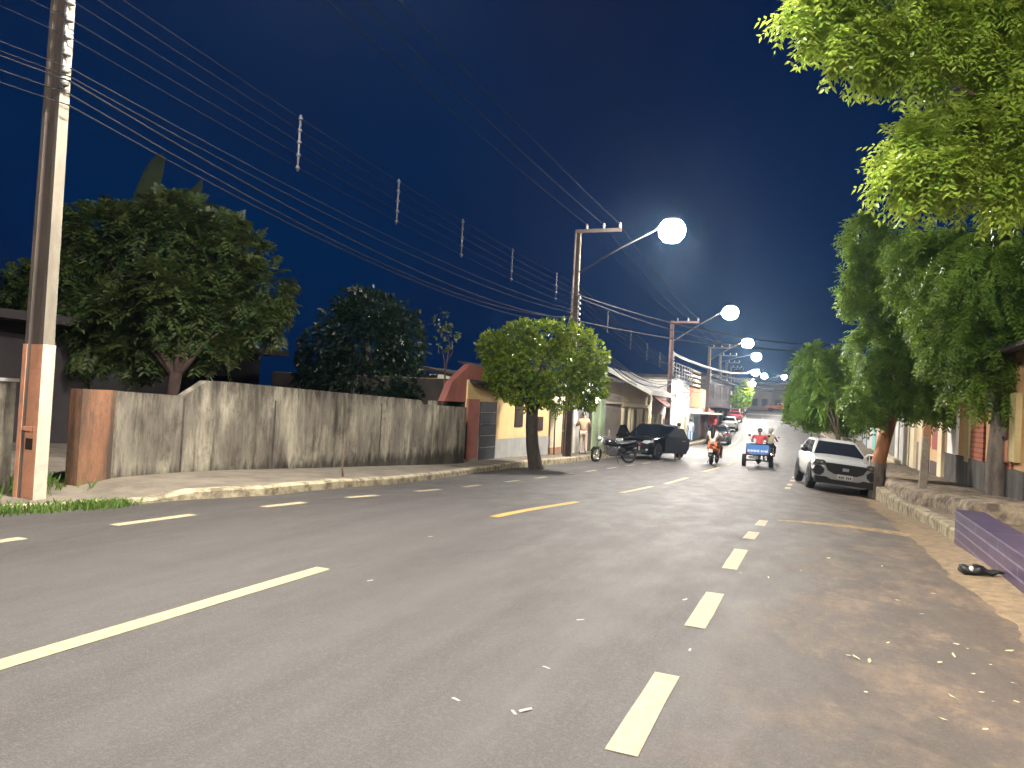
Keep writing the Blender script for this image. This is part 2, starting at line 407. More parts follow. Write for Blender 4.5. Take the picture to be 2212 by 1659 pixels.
# painted markings, each a thin sheet 4 mm above the asphalt
def mark(x0, y0, y1, w, mat, x1=None, name='lane_marking'):
    mb = MB(); x1 = x0 if x1 is None else x1; n = max(2, int((y1-y0)/.5)+1); R = []
    for k in range(n+1):
        t = k/n; y = y0+(y1-y0)*t; x = x0+(x1-x0)*t+sh(y); j = .004
        R.append([(x-w/2+rnd.uniform(-j, j), y, zr(x, y)+.004), (x+w/2+rnd.uniform(-j, j), y, zr(x, y)+.004)])
    mb.rings(R, 0, False, False, closed=False); return struct(mb.build(name, mat))
for a, b in ((-.95,0.05),(1.06,2.1),(3.12,4.16),(5.16,6.22),(7.26,8.4),(9.3,10.15),(11.1,12.05),(21.7,22.5),(23.2,24.2),(25.4,26.4),(27.5,28.5)): mark(-.715, a, b, .14, WHITEP)
mark(-3.745, 1.3, 5.13, .14, CREAMP, -3.735); mark(-3.74, 8.63, 11.9, .13, YELP, -3.66)
mark(-3.67, 14.94, 18.05, .13, CREAMP); mark(-3.6, 19.4, 22.9, .13, CREAMP); mark(-3.66, 27.0, 31.6, .13, YELP); mark(-3.62, 33.8, 38.2, .13, YELP); mark(-3.6, 41, 46, .13, CREAMP)
XL = [(0,-6.62),(4.5,-6.58),(5.4,-6.54),(6.4,-6.47),(7.9,-6.2),(9.4,-6.02),(12.6,-6.05),(15,-6.2),(17.7,-6.35),(20.4,-6.42),(60,-6.2)]
for a, b in ((1.2,2.2),(3.5,4.54),(5.44,6.41),(7.35,8.0),(8.82,9.5),(10.67,11.51),(12.5,13.3),(14.8,15.7),(17,17.9),(19.3,20.3),(21.6,22.7),(24,25.2),(26.6,27.8),(29.2,30.6),(32,33.4),(35,36.6),(38.4,40),(42,44)): mark(interpl(XL, a), a, b, .13, WHITEP, interpl(XL, b))
mark(-6.2, 58, 150, .13, WHITEP)
for a in range(50, 140, 8): mark(-3.6, a, a+4, .13, CREAMP)
for x in [-6+.75*k for k in range(10)]: mark(x, 112, 114.2, .32, WHITEP, name='crosswalk_stripe')
mark(-2.4, 133, 137, 7.6, WHITEP, name='stop_line')
# the curved ridge of pale sand across the gutter, and the sand drifted along the right edge
mb = MB(); R = []
P = [(-.52,12.28,.07),(-.1,12.42,.15),(.4,12.42,.22),(.9,12.25,.24),(1.35,11.9,.26),(1.75,11.3,.24)]
for x, y, w in P:
    R.append([(x, y+w+rnd.uniform(-.02,.02), zr(x,y)+.005), (x, y-w*.6+rnd.uniform(-.02,.02), zr(x,y)+.005)])
mb.rings(R, 0, False, False, closed=False); struct(mb.build('sand', M('pale_sand', (.36,.25,.11), (.17,.125,.075), 7, .95, .5, lo=.4, hi=.62)))
mb = MB(); R = []
for y in fine_y(-6, 22, .1):
    w = 1.38-.16*sstep(6, 9, y)+.16*mnoise.noise(Vector((y*.8, 0, 0)))+.09*mnoise.noise(Vector((y*3, 2, 0)))+.05*mnoise.noise(Vector((y*9, 2, 0)))
    R.append([(w, y, zr(w, y)+.004), (1.5, y, zr(1.5, y)+.02), (2.1, y, zr(2.1, y)+.035)])
mb.rings(R, 0, True, False, closed=False); struct(mb.build('sand', SAND))

# ---------------------------------------------------------------- tiled low wall on the right
PTILE = brickmat('purple_tile', (.075,.058,.115), (.105,.078,.14), (.26,.21,.30), 1, 1.15, .115, .010, .35, 'YZ', .3)
DTILE = brickmat('slate_blue_tile', (.05,.05,.08), (.07,.065,.10), (.30,.26,.34), 1, .9, .33, .014, .3, 'YX', 0)
w = thing('tiled_wall', 'low purple tiled wall with pale grout beside the sandy road edge', 'wall', (1.70, 4.5, 0))
mb = MB(); mb.box2((1.70,-3,-.1), (1.95,11.25,.34)); mb.build('tiled_face', PTILE, w, True)
mb = MB(); mb.box2((1.69,7.4,.342), (2.02,11.26,.36)); mb.build('coping', PTILE, w, True)
mb = MB(); mb.box2((1.69,-3,.342), (2.35,7.38,.385)); mb.build('tread', DTILE, w, True)

# ---------------------------------------------------------------- foliage
def frond(mb, p, d, L_, n, ll, lw, r):
    d = d.normalized(); s = d.cross(Vector((r.uniform(-.4,.4), r.uniform(-.4,.4), 1)))
    if s.length < .05: s = Vector((1,0,0))
    s.normalize(); nrm = s.cross(d)
    for k in range(n):
        t = (k+.6)/n; b = p + d*(L_*t) + Vector((0,0,-.22*L_*t*t))
        for sg in (-1, 1):
            q = (d*.55 + s*(.85*sg) + nrm*r.uniform(-.35,.15)).normalized(); w = q.cross(nrm).normalized()*(lw*.5)
            l2 = ll*r.uniform(.8,1.15)*(1-.35*abs(t-.45)); m = b+q*(l2*.42); tip = b+q*l2+Vector((0,0,-.16*ll))
            i = len(mb.v); mb.v += [tuple(b), tuple(m+w), tuple(tip), tuple(m-w)]
            mb.f.append((i,i+1,i+2,i+3)); mb.m.append(0); mb.sm.append(False)
def leafq(mb, p, d, l, w, r):
    d = d.normalized(); s = d.cross(Vector((r.uniform(-1,1), r.uniform(-1,1), r.uniform(-.2,1))))
    if s.length < .05: s = Vector((1,0,0))
    s.normalize(); i = len(mb.v); m = p+d*(l*.45)
    mb.v += [tuple(p), tuple(m+s*w/2), tuple(p+d*l), tuple(m-s*w/2)]
    mb.f.append((i,i+1,i+2,i+3)); mb.m.append(0); mb.sm.append(False)
def rdir(r):
    while True:
        v = Vector((r.uniform(-1,1), r.uniform(-1,1), r.uniform(-1,1)))
        if .05 < v.length < 1: return v.normalized()
def crown(lobes, seed, total, kind='frond', L_=.4, n=6, ll=.1, lw=.034, droop=.5, shell=.45, depth=.9):
    """lobes: (px, py, d, rx px, ry px) measured from the survey picture; each becomes a rounded mass of real size."""
    r = random.Random(seed); mb = MB(); A = [l[3]*l[4] for l in lobes]; cs = []
    for (px, py, d, rx, ry), a in zip(lobes, A):
        c = at_d(px, py, d); ax, az = rx*d/F, ry*d/F; cs.append(c)
        cnt = int(total*a/sum(A)); sub = [(rdir(r), r.uniform(.55,1.0)) for _ in range(max(6, cnt//22))]
        for k in range(cnt):
            if r.random() < .72:
                u, f = r.choice(sub); u = (u+rdir(r)*.28).normalized(); q = f
            else: u = rdir(r); q = r.random()**shell
            p = c+Vector((u.x*ax*depth*q, u.y*ax*depth*q, u.z*az*q))
            dr = u*.8+rdir(r)*.6+Vector((0,0,-droop*r.uniform(.4,1.2)))
            if kind == 'frond': frond(mb, p-dr.normalized()*L_*.35, dr, L_*r.uniform(.75,1.15), n, ll, lw, r)
            else: leafq(mb, p, dr, ll*r.uniform(.7,1.2), lw*r.uniform(.8,1.2), r)
    return mb, cs
def tree(name, label, base, lobes, seed, total, leaf, trunk_r, fork, bark=BARK, group=None, limbs=6, trunk=None, trunk_mats=None, **kw):
    t = thing(name, label, 'tree', base, 0, group)
    mb, cs = crown(lobes, seed, total, **kw); mb.build('crown', leaf, t, True)
    b = Vector(base); f = Vector(fork); r = random.Random(seed+1); m = MB()
    path = trunk or [b+Vector((0,0,-.1)), b.lerp(f,.12), b.lerp(f,.4)+Vector((r.uniform(-.05,.05), r.uniform(-.05,.05), 0)), b.lerp(f,.75), f]
    m.tube(path, [trunk_r*k for k in (1.35,1.08,.95,.88,.9)][:len(path)], 12)
    if trunk_mats:
        for i, p in enumerate(m.f):
            zc = sum(m.v[k][2] for k in p)/len(p); m.m[i] = 1 if zc > trunk_mats[1] else 0
    for c in sorted(cs, key=lambda q: -q.z)[:limbs] if len(cs) > limbs else cs:
        mid = f.lerp(c, .5)+Vector((r.uniform(-.2,.2), r.uniform(-.2,.2), r.uniform(-.15,.1)))
        m.tube([f-Vector((0,0,.1)), f.lerp(mid,.5)+rdir(r)*.06, mid, mid.lerp(c,.7)], [trunk_r*.55, trunk_r*.36, trunk_r*.22, trunk_r*.10], 7)
    m.build('trunk', trunk_mats[0] if trunk_mats else bark, t, True)
    return t
LF_NEAR = leafmat('neem_leaf_near', (.13,.24,.030), (.31,.39,.06), .42, .33)
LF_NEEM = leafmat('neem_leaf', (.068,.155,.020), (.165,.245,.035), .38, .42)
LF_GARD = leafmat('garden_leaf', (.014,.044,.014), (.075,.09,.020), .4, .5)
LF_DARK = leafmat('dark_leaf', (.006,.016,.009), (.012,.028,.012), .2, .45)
LF_FIG = leafmat('glossy_leaf', (.04,.10,.012), (.20,.26,.022), .22, .26)

D = 6.3
near = [(1750,30,D,78,52),(1815,75,D,80,66),(1880,70,D,90,78),(1985,60,D,120,100),(2110,70,D,120,120),(2200,160,D,90,110),(2240,300,D+.2,80,120),
        (1975,330,D,80,75),(1955,390,D,68,55),(2030,380,D,110,78),(2130,370,D,115,100),(2060,290,D,95,60),(2150,250,D,100,80),(2290,80,D+.4,120,150),(2000,190,D+.1,40,26),(1950,140,D,80,40),(2120,-60,D+.2,200,90),(1830,-40,D+.1,140,60)]
tree('neem_tree', 'near leafy tree with bright yellow-green leaflets overhanging the road', (3.6,8.0,.2), near, 11, 5200, LF_NEAR, .07, (3.6,8.2,3.0), L_=.30, n=6, ll=.075, lw=.027, droop=.55, depth=.8, limbs=6, bark=M('dark_branch', (.05,.036,.022), (.03,.022,.015), 9, .9))
tr = [at_d(2152,1100,15.2), at_d(2151,1080,15.2), at_d(2150,1010,15.2), at_d(2155,950,15.2), at_d(2162,890,15.2)]
GREYBARK = M('grey_trunk', (.20,.17,.14), (.11,.09,.075), 9, .9, .9, (1,1,.25))
ORBARK = M('ruddy_trunk', (.42,.19,.09), (.24,.11,.06), 7, .9, .9, (1,1,.25))
D = 15.2
tree('neem_tree', 'large dark-topped tree with a thick grey trunk before the brick-red door', tr[0], [(2110,600,D,130,95),(2190,540,D,110,90),(2050,720,D,85,85),(2160,745,D,120,95),(2225,690,D,95,120),(2110,850,D,80,55),(2195,860,D,70,55),(2260,800,D,90,100),(2080,540,D+1,110,60),(1985,620,D+2,75,110),(1975,540,D+2,70,70),(2040,560,D+1,70,70)], 21, 3900, LF_NEEM, .185, tr[4], L_=.45, n=6, ll=.13, lw=.046, droop=.9, trunk=tr, trunk_mats=([GREYBARK, GREYBARK], 9), limbs=7)
tr = [at_d(1890,1090,20.9), at_d(1893,1070,20.9), at_d(1897,1000,20.9), at_d(1912,945,20.9), at_d(1928,890,20.9)]
D = 20.8
t = tree('neem_tree', 'tall leafy tree with a forked orange-brown trunk beside the white car', tr[0], [(1865,520,D,45,60),(1850,625,D,40,55),(1930,560,D,95,80),(1900,640,D,70,70),(1970,680,D,100,90),(1900,750,D,75,80),(1965,820,D,90,75),(1880,855,D,62,55),(2030,860,D,60,50),(2010,600,D,80,80)], 31, 4300, LF_NEEM, .20, tr[4], L_=.5, n=6, ll=.15, lw=.055, droop=.95, trunk=tr, trunk_mats=([GREYBARK, ORBARK], at_d(1895,995,20.9).z), limbs=8)
D = 30.5
tree('neem_tree', 'bushy bright green street tree behind the parked white car', (.75,30.2,zr(.75,30.2)), [(1755,805,D,52,58),(1728,850,D,34,45),(1800,825,D,60,60),(1785,890,D,70,36),(1838,880,D,48,46),(1752,765,D,24,24),(1812,768,D,30,30),(1720,885,D,28,26),(1780,845,D-.4,60,50),(1820,860,D-.4,50,50),(1760,880,D-.5,60,34)], 41, 4200, LF_NEEM, .09, (.7,30.3,.9), L_=.5, n=6, ll=.17, lw=.065, droop=.8, bark=MATS['dark_branch'], limbs=4)
D = 16.5
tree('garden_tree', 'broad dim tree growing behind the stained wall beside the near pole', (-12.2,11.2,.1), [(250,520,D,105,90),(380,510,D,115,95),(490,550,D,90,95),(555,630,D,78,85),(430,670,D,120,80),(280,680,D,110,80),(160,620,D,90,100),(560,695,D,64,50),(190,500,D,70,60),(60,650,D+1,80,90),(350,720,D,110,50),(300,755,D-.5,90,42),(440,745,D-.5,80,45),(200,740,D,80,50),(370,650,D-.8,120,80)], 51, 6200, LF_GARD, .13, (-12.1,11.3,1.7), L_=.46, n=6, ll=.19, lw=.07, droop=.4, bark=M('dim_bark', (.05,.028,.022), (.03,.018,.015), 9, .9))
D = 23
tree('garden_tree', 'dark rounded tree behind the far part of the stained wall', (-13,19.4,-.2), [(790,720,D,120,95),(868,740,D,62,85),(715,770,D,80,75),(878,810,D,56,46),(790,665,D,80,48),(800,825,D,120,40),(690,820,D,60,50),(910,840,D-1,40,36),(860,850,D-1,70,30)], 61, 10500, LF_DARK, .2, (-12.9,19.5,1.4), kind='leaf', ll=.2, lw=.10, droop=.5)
D = 22
tree('young_tree', 'thin sapling with sparse leaves between the wall and the salmon house', (-10.0,18.9,-.3), [(960,690,D,26,34),(975,725,D,22,24),(950,740,D,20,20)], 71, 130, LF_GARD, .03, (-10.0,19.0,2.3), kind='leaf', ll=.16, lw=.07, droop=.4)
# clipped round street tree on the left kerb
D = 22.3; b = at_d(1158,1016,D)
tr = [at_d(1160,1022,D), at_d(1156,1005,D), at_d(1150,960,D), at_d(1148,920,D), at_d(1150,885,D)]
tree('clipped_tree', 'clipped round street tree with a dark trunk at the left kerb', tr[0], [(1085,770,D,58,48),(1060,745,D,36,30),(1120,742,D,56,46),(1180,735,D,62,46),(1242,752,D,56,50),(1285,778,D,34,44),(1175,795,D,125,58),(1075,810,D,46,36),(1268,815,D,46,60),(1210,845,D,84,40),(1130,838,D,72,40),(1150,866,D,52,24),(1225,705,D,22,20),(1130,708,D,20,18),(1300,835,D,18,26),(1262,868,D,26,22)], 81, 15000, LF_FIG, .20, tr[4], bark=M('dark_bark', (.03,.024,.02), (.05,.04,.03), 9, .9, .8), kind='leaf', ll=.15, lw=.075, droop=.15, shell=.3, trunk=tr)
D = 112; b = at_d(1604,890,D)
tree('clipped_tree', 'small far green tree beyond the parked cars on the rising street', b, [(1606,845,D,20,20),(1596,862,D,18,16),(1610,862,D,14,14)], 91, 1500, LF_FIG, .25, at_d(1604,868,D), kind='leaf', ll=.6, lw=.35, droop=.2)
# banana plant in the garden
BAN = M('banana_leaf', (.05,.065,.03), (.03,.042,.02), 3, .5)
t = thing('banana_plant', 'pale broad-leaved banana plant rising above the garden tree', 'plant', at_d(330,700,18.5))
def banana(pts, ws):
    m = MB(); R = []
    for (px, py), w_ in zip(pts, ws):
        c = at_d(px, py, 18.5); a = at_d(px-w_, py, 18.7); e = at_d(px+w_, py-3, 18.3); R.append([a, c+Vector((.02,-.05,0)), e])
    m.rings(R, 0, True, False, closed=False); return m
banana([(285,560),(300,480),(316,420),(332,370),(342,345),(346,334)], [4,22,27,22,16,4]).build('leaf', BAN, t, True)
banana([(380,560),(405,450),(424,410),(436,390)], [4,18,14,2]).build('leaf', BAN, t, True)
m = MB(); m.tube([at_d(335,760,18.5), at_d(325,600,18.5), at_d(300,480,18.5)], [.16,.12,.05], 8); m.tube([at_d(335,700,18.5), at_d(380,560,18.5), at_d(405,460,18.5)], [.1,.06,.03], 6); m.build('stem', BAN, t, True)
# grass and weeds
def blades(name, label, spots, n, h, seed, mat):
    r = random.Random(seed); mb = MB()
    for k in range(n):
        x0, y0, s = r.choice(spots); x = x0+r.gauss(0, s); y = y0+r.gauss(0, s*1.3); z = max(zg(y), 0)+.0
        hh = h*r.uniform(.4,1.2); a = r.uniform(0, 2*PI); w = .008; lean = Vector((math.cos(a), math.sin(a), 0))*hh*r.uniform(.1,.7)
        p = Vector((x, y, zg(y))); sd = Vector((-math.sin(a), math.cos(a), 0))*w
        mb.poly([p-sd, p+sd, p+lean*.4+Vector((0,0,hh*.7))+sd*.6, p+lean+Vector((0,0,hh))])
    return stuff(mb.build(name, mat), label, 'grass')
GRASS = leafmat('grass_blade', (.05,.11,.02), (.11,.17,.03), .25, .5)
blades('grass', 'green grass tufts in the gutter along the near left kerb', [(-8.0,5.0,.10),(-7.95,5.3,.12),(-7.8,5.65,.11),(-7.7,5.95,.09),(-7.62,6.1,.09),(-7.55,6.3,.08),(-8.05,4.6,.1)], 2300, .085, 5, GRASS)
blades('weeds', 'dim weeds in the gateway behind the near pole', [(-9.2,6.2,.25),(-9.8,6.0,.4),(-9.4,6.5,.12)], 900, .2, 6, GRASS)

# ---------------------------------------------------------------- left garden wall, gate gap and dark house
XW = -8.9
WALLM = stained('stained_whitewash', (.36,.33,.25), (.17,.15,.12), (.035,.029,.023), 1.17, .22)
WALLO = stained('stained_ochre', (.30,.14,.075), (.15,.09,.055), (.06,.045,.035), 1.6, .1)
def yw(px): return at_X(px, 960, XW).y
t = thing('boundary_wall', 'long stained whitewashed wall with a stepped top beside the left pavement', 'wall', (XW, 11, 0))
y0, y1, y2, y3, y4 = yw(240), yw(392), yw(445), yw(942), yw(1004)
top = [(y0,1.33),(y1,1.29),(y2-.05,1.545),(y2+.3,1.55),(y3-.9,1.40),(y3-.75,1.30),(y4,1.26)]
m = MB(); pts = [(a, b) for a, b in top]; low = [(a, zg(a)-.2) for a in (y4, 14, 11, 9, y0)]
m.prism(pts+low, XW-.16, XW, plane='yz'); m.build('wall', WALLM, t, True)
for a in (yw(686), yw(936)): m = MB(); m.box2((XW-.17, a-.07, zg(a)-.1), (XW+.02, a+.07, 1.40 if a > 14 else 1.46)); m.build('pier', WALLM, t, True)
for q in (392, 590, 820): a = yw(q); m = MB(); m.box2((XW-.1, a-.018, zg(a)), (XW+.004, a+.018, 1.27)); m.build('seam', M('dark_seam', (.03,.025,.02), (.07,.06,.05), 5, .95), t, True)
ye = yw(168)
m = MB(); m.box2((XW-.2, ye, -.2), (XW+.03, y0, 1.335)); m.build('end_pier', WALLO, t, True)
t = thing('boundary_wall', 'short stained wall end cut by the frame left of the near pole', 'wall', (XW, 4, 0))
m = MB(); ya = at_X(28, 940, XW).y; m.box2((XW-.16, 0, -.2), (XW, ya, at_X(10, 825, XW).z)); m.build('wall', WALLM, t, True)
m = MB(); m.box2((XW-.18, -.5, 1.39), (XW+.02, ya+.02, 1.43)); m.build('coping', CONC, t, True)
DKW = M('dim_plaster', (.035,.028,.03), (.024,.02,.022), 2, .9)
t = thing('garden_house', 'dim plain house with a flat slab roof behind the garden tree', 'house', (-16, 14, 0))
m = MB(); m.box2((-22, 8.5, -.5), (-15.5, 14.6, 2.6)); m.box2((-21, 14.6, -.5), (-16.4, 18.6, 2.55)); m.build('wall', DKW, t, True)
m = MB(); m.box2((-22.3, 8.2, 2.6), (-14.8, 14.9, 2.78)); m.box2((-21, 14.9, 2.55), (-15.8, 19.2, 2.72)); m.build('roof', DKW, t, True)
m = MB(); m.box2((-15.5, 12.0, -.4), (-15.46, 12.9, 1.7)); m.build('door', M('dark_door', (.02,.02,.025), None, 4, .6), t, True)
m = MB(); m.box2((-16.4, 16.0, .6), (-16.36, 17.3, 1.8)); m.build('window', GLASSD, t, True)

# ---------------------------------------------------------------- poles, lamps and wires
TERRA = M('terracotta_paint', (.46,.215,.125), (.30,.15,.095), 5, .8, .5, lo=.4, hi=.75)
LIME = M('lime_paint', (.50,.45,.34), (.38,.34,.26), 6, .85, .4)
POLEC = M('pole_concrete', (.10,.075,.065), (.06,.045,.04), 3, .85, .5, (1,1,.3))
POLED = M('weathered_shaded_pole_face', (.085,.066,.052), (.045,.036,.03), 3, .9, .5, (1,1,.3))  # front face: weathered tone with shade put into the colour
POLEL = M('lit_pole_face', (.20,.175,.13), (.11,.095,.075), 3, .85, .4, (1,1,.3))  # side faces: paler copy with the lamp light put into the colour
ARMM = M('arm_steel', (.045,.04,.04), (.03,.027,.027), 6, .6)
LENS = emit('lamp_lens', (1.0,.93,.80), 26)
def pole_shell(mb, wx, wy, tx, ty, h, z0=-.3, off=0, mi_front=0, mi_side=0):
    R = []
    for z in (z0, h*.33, h*.66, h):
        k = max(0, z)/h_full; a = (wx+(tx-wx)*k)/2+off; b = (wy+(ty-wy)*k)/2+off; c = a*.62; e = b-.035
        R.append([(-a,-b,z),(-c,-b,z),(-c+.02,-e,z),(c-.02,-e,z),(c,-b,z),(a,-b,z),(a,b,z),(c,b,z),(c-.02,e,z),(-c+.02,e,z),(-c,b,z),(-a,b,z)])
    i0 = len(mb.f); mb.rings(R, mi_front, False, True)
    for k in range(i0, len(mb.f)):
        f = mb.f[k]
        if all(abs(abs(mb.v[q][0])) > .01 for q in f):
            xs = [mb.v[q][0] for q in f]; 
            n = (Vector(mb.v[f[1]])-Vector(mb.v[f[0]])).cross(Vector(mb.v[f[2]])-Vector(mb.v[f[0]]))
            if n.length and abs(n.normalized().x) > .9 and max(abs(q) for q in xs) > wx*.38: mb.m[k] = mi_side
def pole(label, loc, h, painted=False, crossarm=True, slim=1.0, arm_z=None, mat=None):
    global h_full; h_full = h
    t = thing('utility_pole', label, 'utility pole', loc, 0, None)
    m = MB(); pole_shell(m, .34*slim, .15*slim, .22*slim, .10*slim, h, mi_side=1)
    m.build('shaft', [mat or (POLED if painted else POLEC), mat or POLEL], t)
    if painted:
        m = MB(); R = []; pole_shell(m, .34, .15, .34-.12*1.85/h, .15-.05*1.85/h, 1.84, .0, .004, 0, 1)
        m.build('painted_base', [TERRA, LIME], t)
        m = MB(); m.box((0,-.045,.86), (.16,.07,.05)); m.build('rung', TERRA, t)
        m = MB(); m.box((0,-.043,.68), (.12,.012,.13)); m.build('step_hole', M('black_hole', (.02,.012,.01), None, 3, .9), t)
    if crossarm:
        m = MB(); m.box((.8, -.10, h-.1), (1.72, .09, .12)); m.build('crossarm', mat or POLEC, t)
        for x in (.35, 1.0, 1.6):
            m = MB(); m.lathe([(.025,0),(.06,.03),(.035,.07),(.065,.1),(.035,.14),(.05,.18),(.02,.2)], (x,-.10,h-.03), 8); m.build('insulator', PORC, t)
    r = .13*slim
    for z in (4.9, 5.05, 5.25, 5.45, 5.65, 5.85, 6.05):
        m = MB(); m.lathe([(.03,-.05),(.055,-.03),(.035,0),(.055,.03),(.03,.05)], (r+.08, -.06, z-.0), 8); m.build('spool_insulator', PORC, t)
    m = MB(); m.box((r+.03,-.06,5.5), (.035,.03,1.35)); m.tube([(r,-.02,6.1),(r+.1,-.05,6.1)], .014, 5); m.tube([(r,-.02,4.86),(r+.1,-.05,4.86)], .014, 5); m.build('bracket', STEEL, t)
    return t
def lamp(label, base, z_arm, tip, power, arm_r=.03, group='street lamps along the left poles'):
    """curved arm from the pole, flat housing, glowing bowl; a spot light shines out of the bowl"""
    base = Vector(base); tip = Vector(tip)
    t = thing('street_lamp', label, 'street lamp', base, 0, group)
    d = tip-base; m = MB(); n = Vector((d.x, d.y, 0)).normalized()
    m.tube([base, base+d*.45+Vector((0,0,.12)), base+d*.82+Vector((0,0,.12)), tip-n*.3+Vector((0,0,.16)), tip+Vector((0,0,.2))], [arm_r*1.2, arm_r, arm_r, arm_r, arm_r], 7)
    m.build('arm', ARMM, t, True)
    m = MB(); m.lathe([(.06,.26),(.16,.25),(.27,.20),(.33,.15),(.31,.13)], tip, 18); m.build('housing', STEEL, t, True)
    m = MB(); m.lathe([(.28,.13),(.41,.0),(.46,-.18),(.42,-.38),(.27,-.55),(.02,-.62)], tip, 12); m.build('lens', diffuser('lamp_lens_%d' % int(power), (1.0,.935,.85), power), t, True)
    return t
PW = 1500
poles = [(-8.43,5.86,8.9),(-8.5,26.1,8.55),(-8.75,46.9,8.2),(-8.6,63.2,8.05)]
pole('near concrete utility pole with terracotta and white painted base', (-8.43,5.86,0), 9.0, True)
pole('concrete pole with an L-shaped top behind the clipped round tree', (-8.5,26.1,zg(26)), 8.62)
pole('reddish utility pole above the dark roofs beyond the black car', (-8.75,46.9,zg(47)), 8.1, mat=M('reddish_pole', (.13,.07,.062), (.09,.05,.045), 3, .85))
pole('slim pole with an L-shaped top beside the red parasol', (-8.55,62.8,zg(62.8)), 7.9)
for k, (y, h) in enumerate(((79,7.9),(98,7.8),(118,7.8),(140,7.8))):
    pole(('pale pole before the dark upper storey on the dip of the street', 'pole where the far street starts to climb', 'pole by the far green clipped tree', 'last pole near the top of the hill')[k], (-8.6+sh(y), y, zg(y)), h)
lamp('lit street lamp arching out from the near painted pole', (-8.3,5.8,7.0), 7, (-4.6,5.5,8.1), PW*.85)
lamp('lit street lamp on the pole behind the viewer', (2.95,-4.5,7.0), 7, (.3,-4.2,8.3), PW*1.2)
pole('concrete pole behind the viewer', (3.05,-4.5,0), 9.0, crossarm=False)
lamp('added unseen street lamp lighting the hilltop, hidden by the right-hand trees', (4.5,160,9.5), 6, (-1.5,161,10.6), PW*.9, group='street lamps along the left poles')  # extra lamp added to light the buildings at the street's end
def lp(px, py, X): return at_X(px, py+6, X)
lamp('largest lit street lamp, on the arm above the clipped round tree', (-8.35,26.0,zg(26)+7.0), 7, lp(1452,480,-4.9), PW*.85)
lamp('second lit street lamp, above the thick sagging cables', (-8.6,46.9,5.9), 6, lp(1578,662,-5.0), PW*.55)
lamp('third lit street lamp, above the slim L-topped pole arm', (-8.4,62.8,5.9), 6, lp(1615,730,-5.6), PW*.8)
lamp('fourth lit street lamp down the row, just under the third', (-9.5,79,6.8), 6, lp(1634,760,-6.1), PW*.8)
lamp('lit street lamp low in the row where thick cables meet', (-11,98,6.6), 6, lp(1632,795,-7.6), PW*.8)
lamp('small far street lamp right of the cable knot', (-12.6,118,7.6), 6, lp(1651,803,-7.95), PW*.8)
lamp('small lit street lamp standing apart above the far hilltop', (-10.5,141,8.6), 6, lp(1694,806,-6.0), PW*.55)
lamp('lowest small lit lamp over the far clipped tree', (-12.8,110,6.6), 6, lp(1625,820,-9.2), PW*.6)

def cat(a, b, sag, n=14):
    a = Vector(a); b = Vector(b); return [a.lerp(b, k/n)+Vector((0,0,-4*sag*(k/n)*(1-k/n))) for k in range(n+1)]
def wire(name, label, a, b, sag, r, group, mat=WIRE, cat_='wire', braid=0):
    m = MB(); P = cat(a, b, sag, 20 if braid else 14); m.tube(P, r, 5)
    for q in range(braid):
        ph = q*2.1; m.tube([p+Vector((0, .0, 0))+Vector((.05*math.sin(k*.9+ph), 0, .05*math.cos(k*.8+ph))) for k, p in enumerate(P)], r*.8, 5)
    o = m.build(name, mat); return tag(o, label, cat_, group)
P2 = zg(26.1)
for k, (x1, x2) in enumerate(((-8.0,-8.1),(-7.4,-7.5),(-6.8,-6.9))):
    wire('power_line', 'thin high power line running to the L-shaped top arm', (x1,-6,8.95), (x2,26.0,P2+8.72), .35, .011, 'high lines to the second pole')
    wire('power_line', 'thin high power line from the L-shaped arm down the street', (x2,26.0,P2+8.72), (x2-.2,46.9,zg(47)+8.2), .3, .011, 'high lines beyond the second pole')
    wire('power_line', 'thin high power line over the dip of the street', (x2-.2,46.9,zg(47)+8.2), (x2,62.8,zg(63)+8.0), .3, .012, 'high lines over the dip')
zs1 = (6.25,6.05,5.85,5.63,5.42); zs2 = (5.95,5.75,5.55,5.35,5.12)
for a, b in zip(zs1, zs2):
    wire('power_line', 'one of five stacked wires from the near pole to the second pole', (-8.2,5.8,a), (-8.33,26.0,P2+.55+b), .22, .007, 'five stacked wires to the second pole')
    wire('power_line', 'one of five stacked wires leaving the near pole past the frame edge', (-8.2,5.8,a), (-8.3,-14,a), .25, .005, 'stacked wires past the near pole')
    wire('power_line', 'one of five stacked wires from the second to the reddish pole', (-8.33,26.0,P2+.55+b), (-8.55,46.9,zg(47)+5.1+(b-5.5)*.95), .2, .014, 'five stacked wires to the reddish pole')
    wire('power_line', 'one of five stacked wires across the dip of the street', (-8.55,46.9,zg(47)+5.1+(b-5.5)*.95), (-8.4,62.8,zg(63)+5.2+(b-5.5)*.95), .3, .015, 'five stacked wires over the dip')
for a, b, s, r in ((4.95,4.95,.42,.008),(4.9,4.75,.60,.012),(4.75,4.85,.72,.010),(5.05,5.05,.35,.008),(4.62,4.6,.62,.009)):
    wire('cable', 'pale sagging cable strung low between the near and second poles', (-8.15,5.8,a), (-8.3,26.0,P2+.5+b), s, r, 'low cables to the second pole', WIREM, 'cable')
    wire('cable', 'pale low cable leaving the near pole past the frame edge', (-8.15,5.8,a), (-8.3,-14,a), .4, r*.7, 'low cables past the near pole', WIREM, 'cable')
for b, e, s, r in ((5.25,4.4,.9,.02),(5.15,4.2,1.1,.024),(5.05,4.3,1.25,.018),(4.95,4.1,.7,.02)):
    wire('cable', 'low cable sagging from the second to the reddish pole', (-8.3,26.0,P2+b), (-8.55,46.9,zg(47)+e), s, r, 'low cables to the reddish pole', WIREL, 'cable')
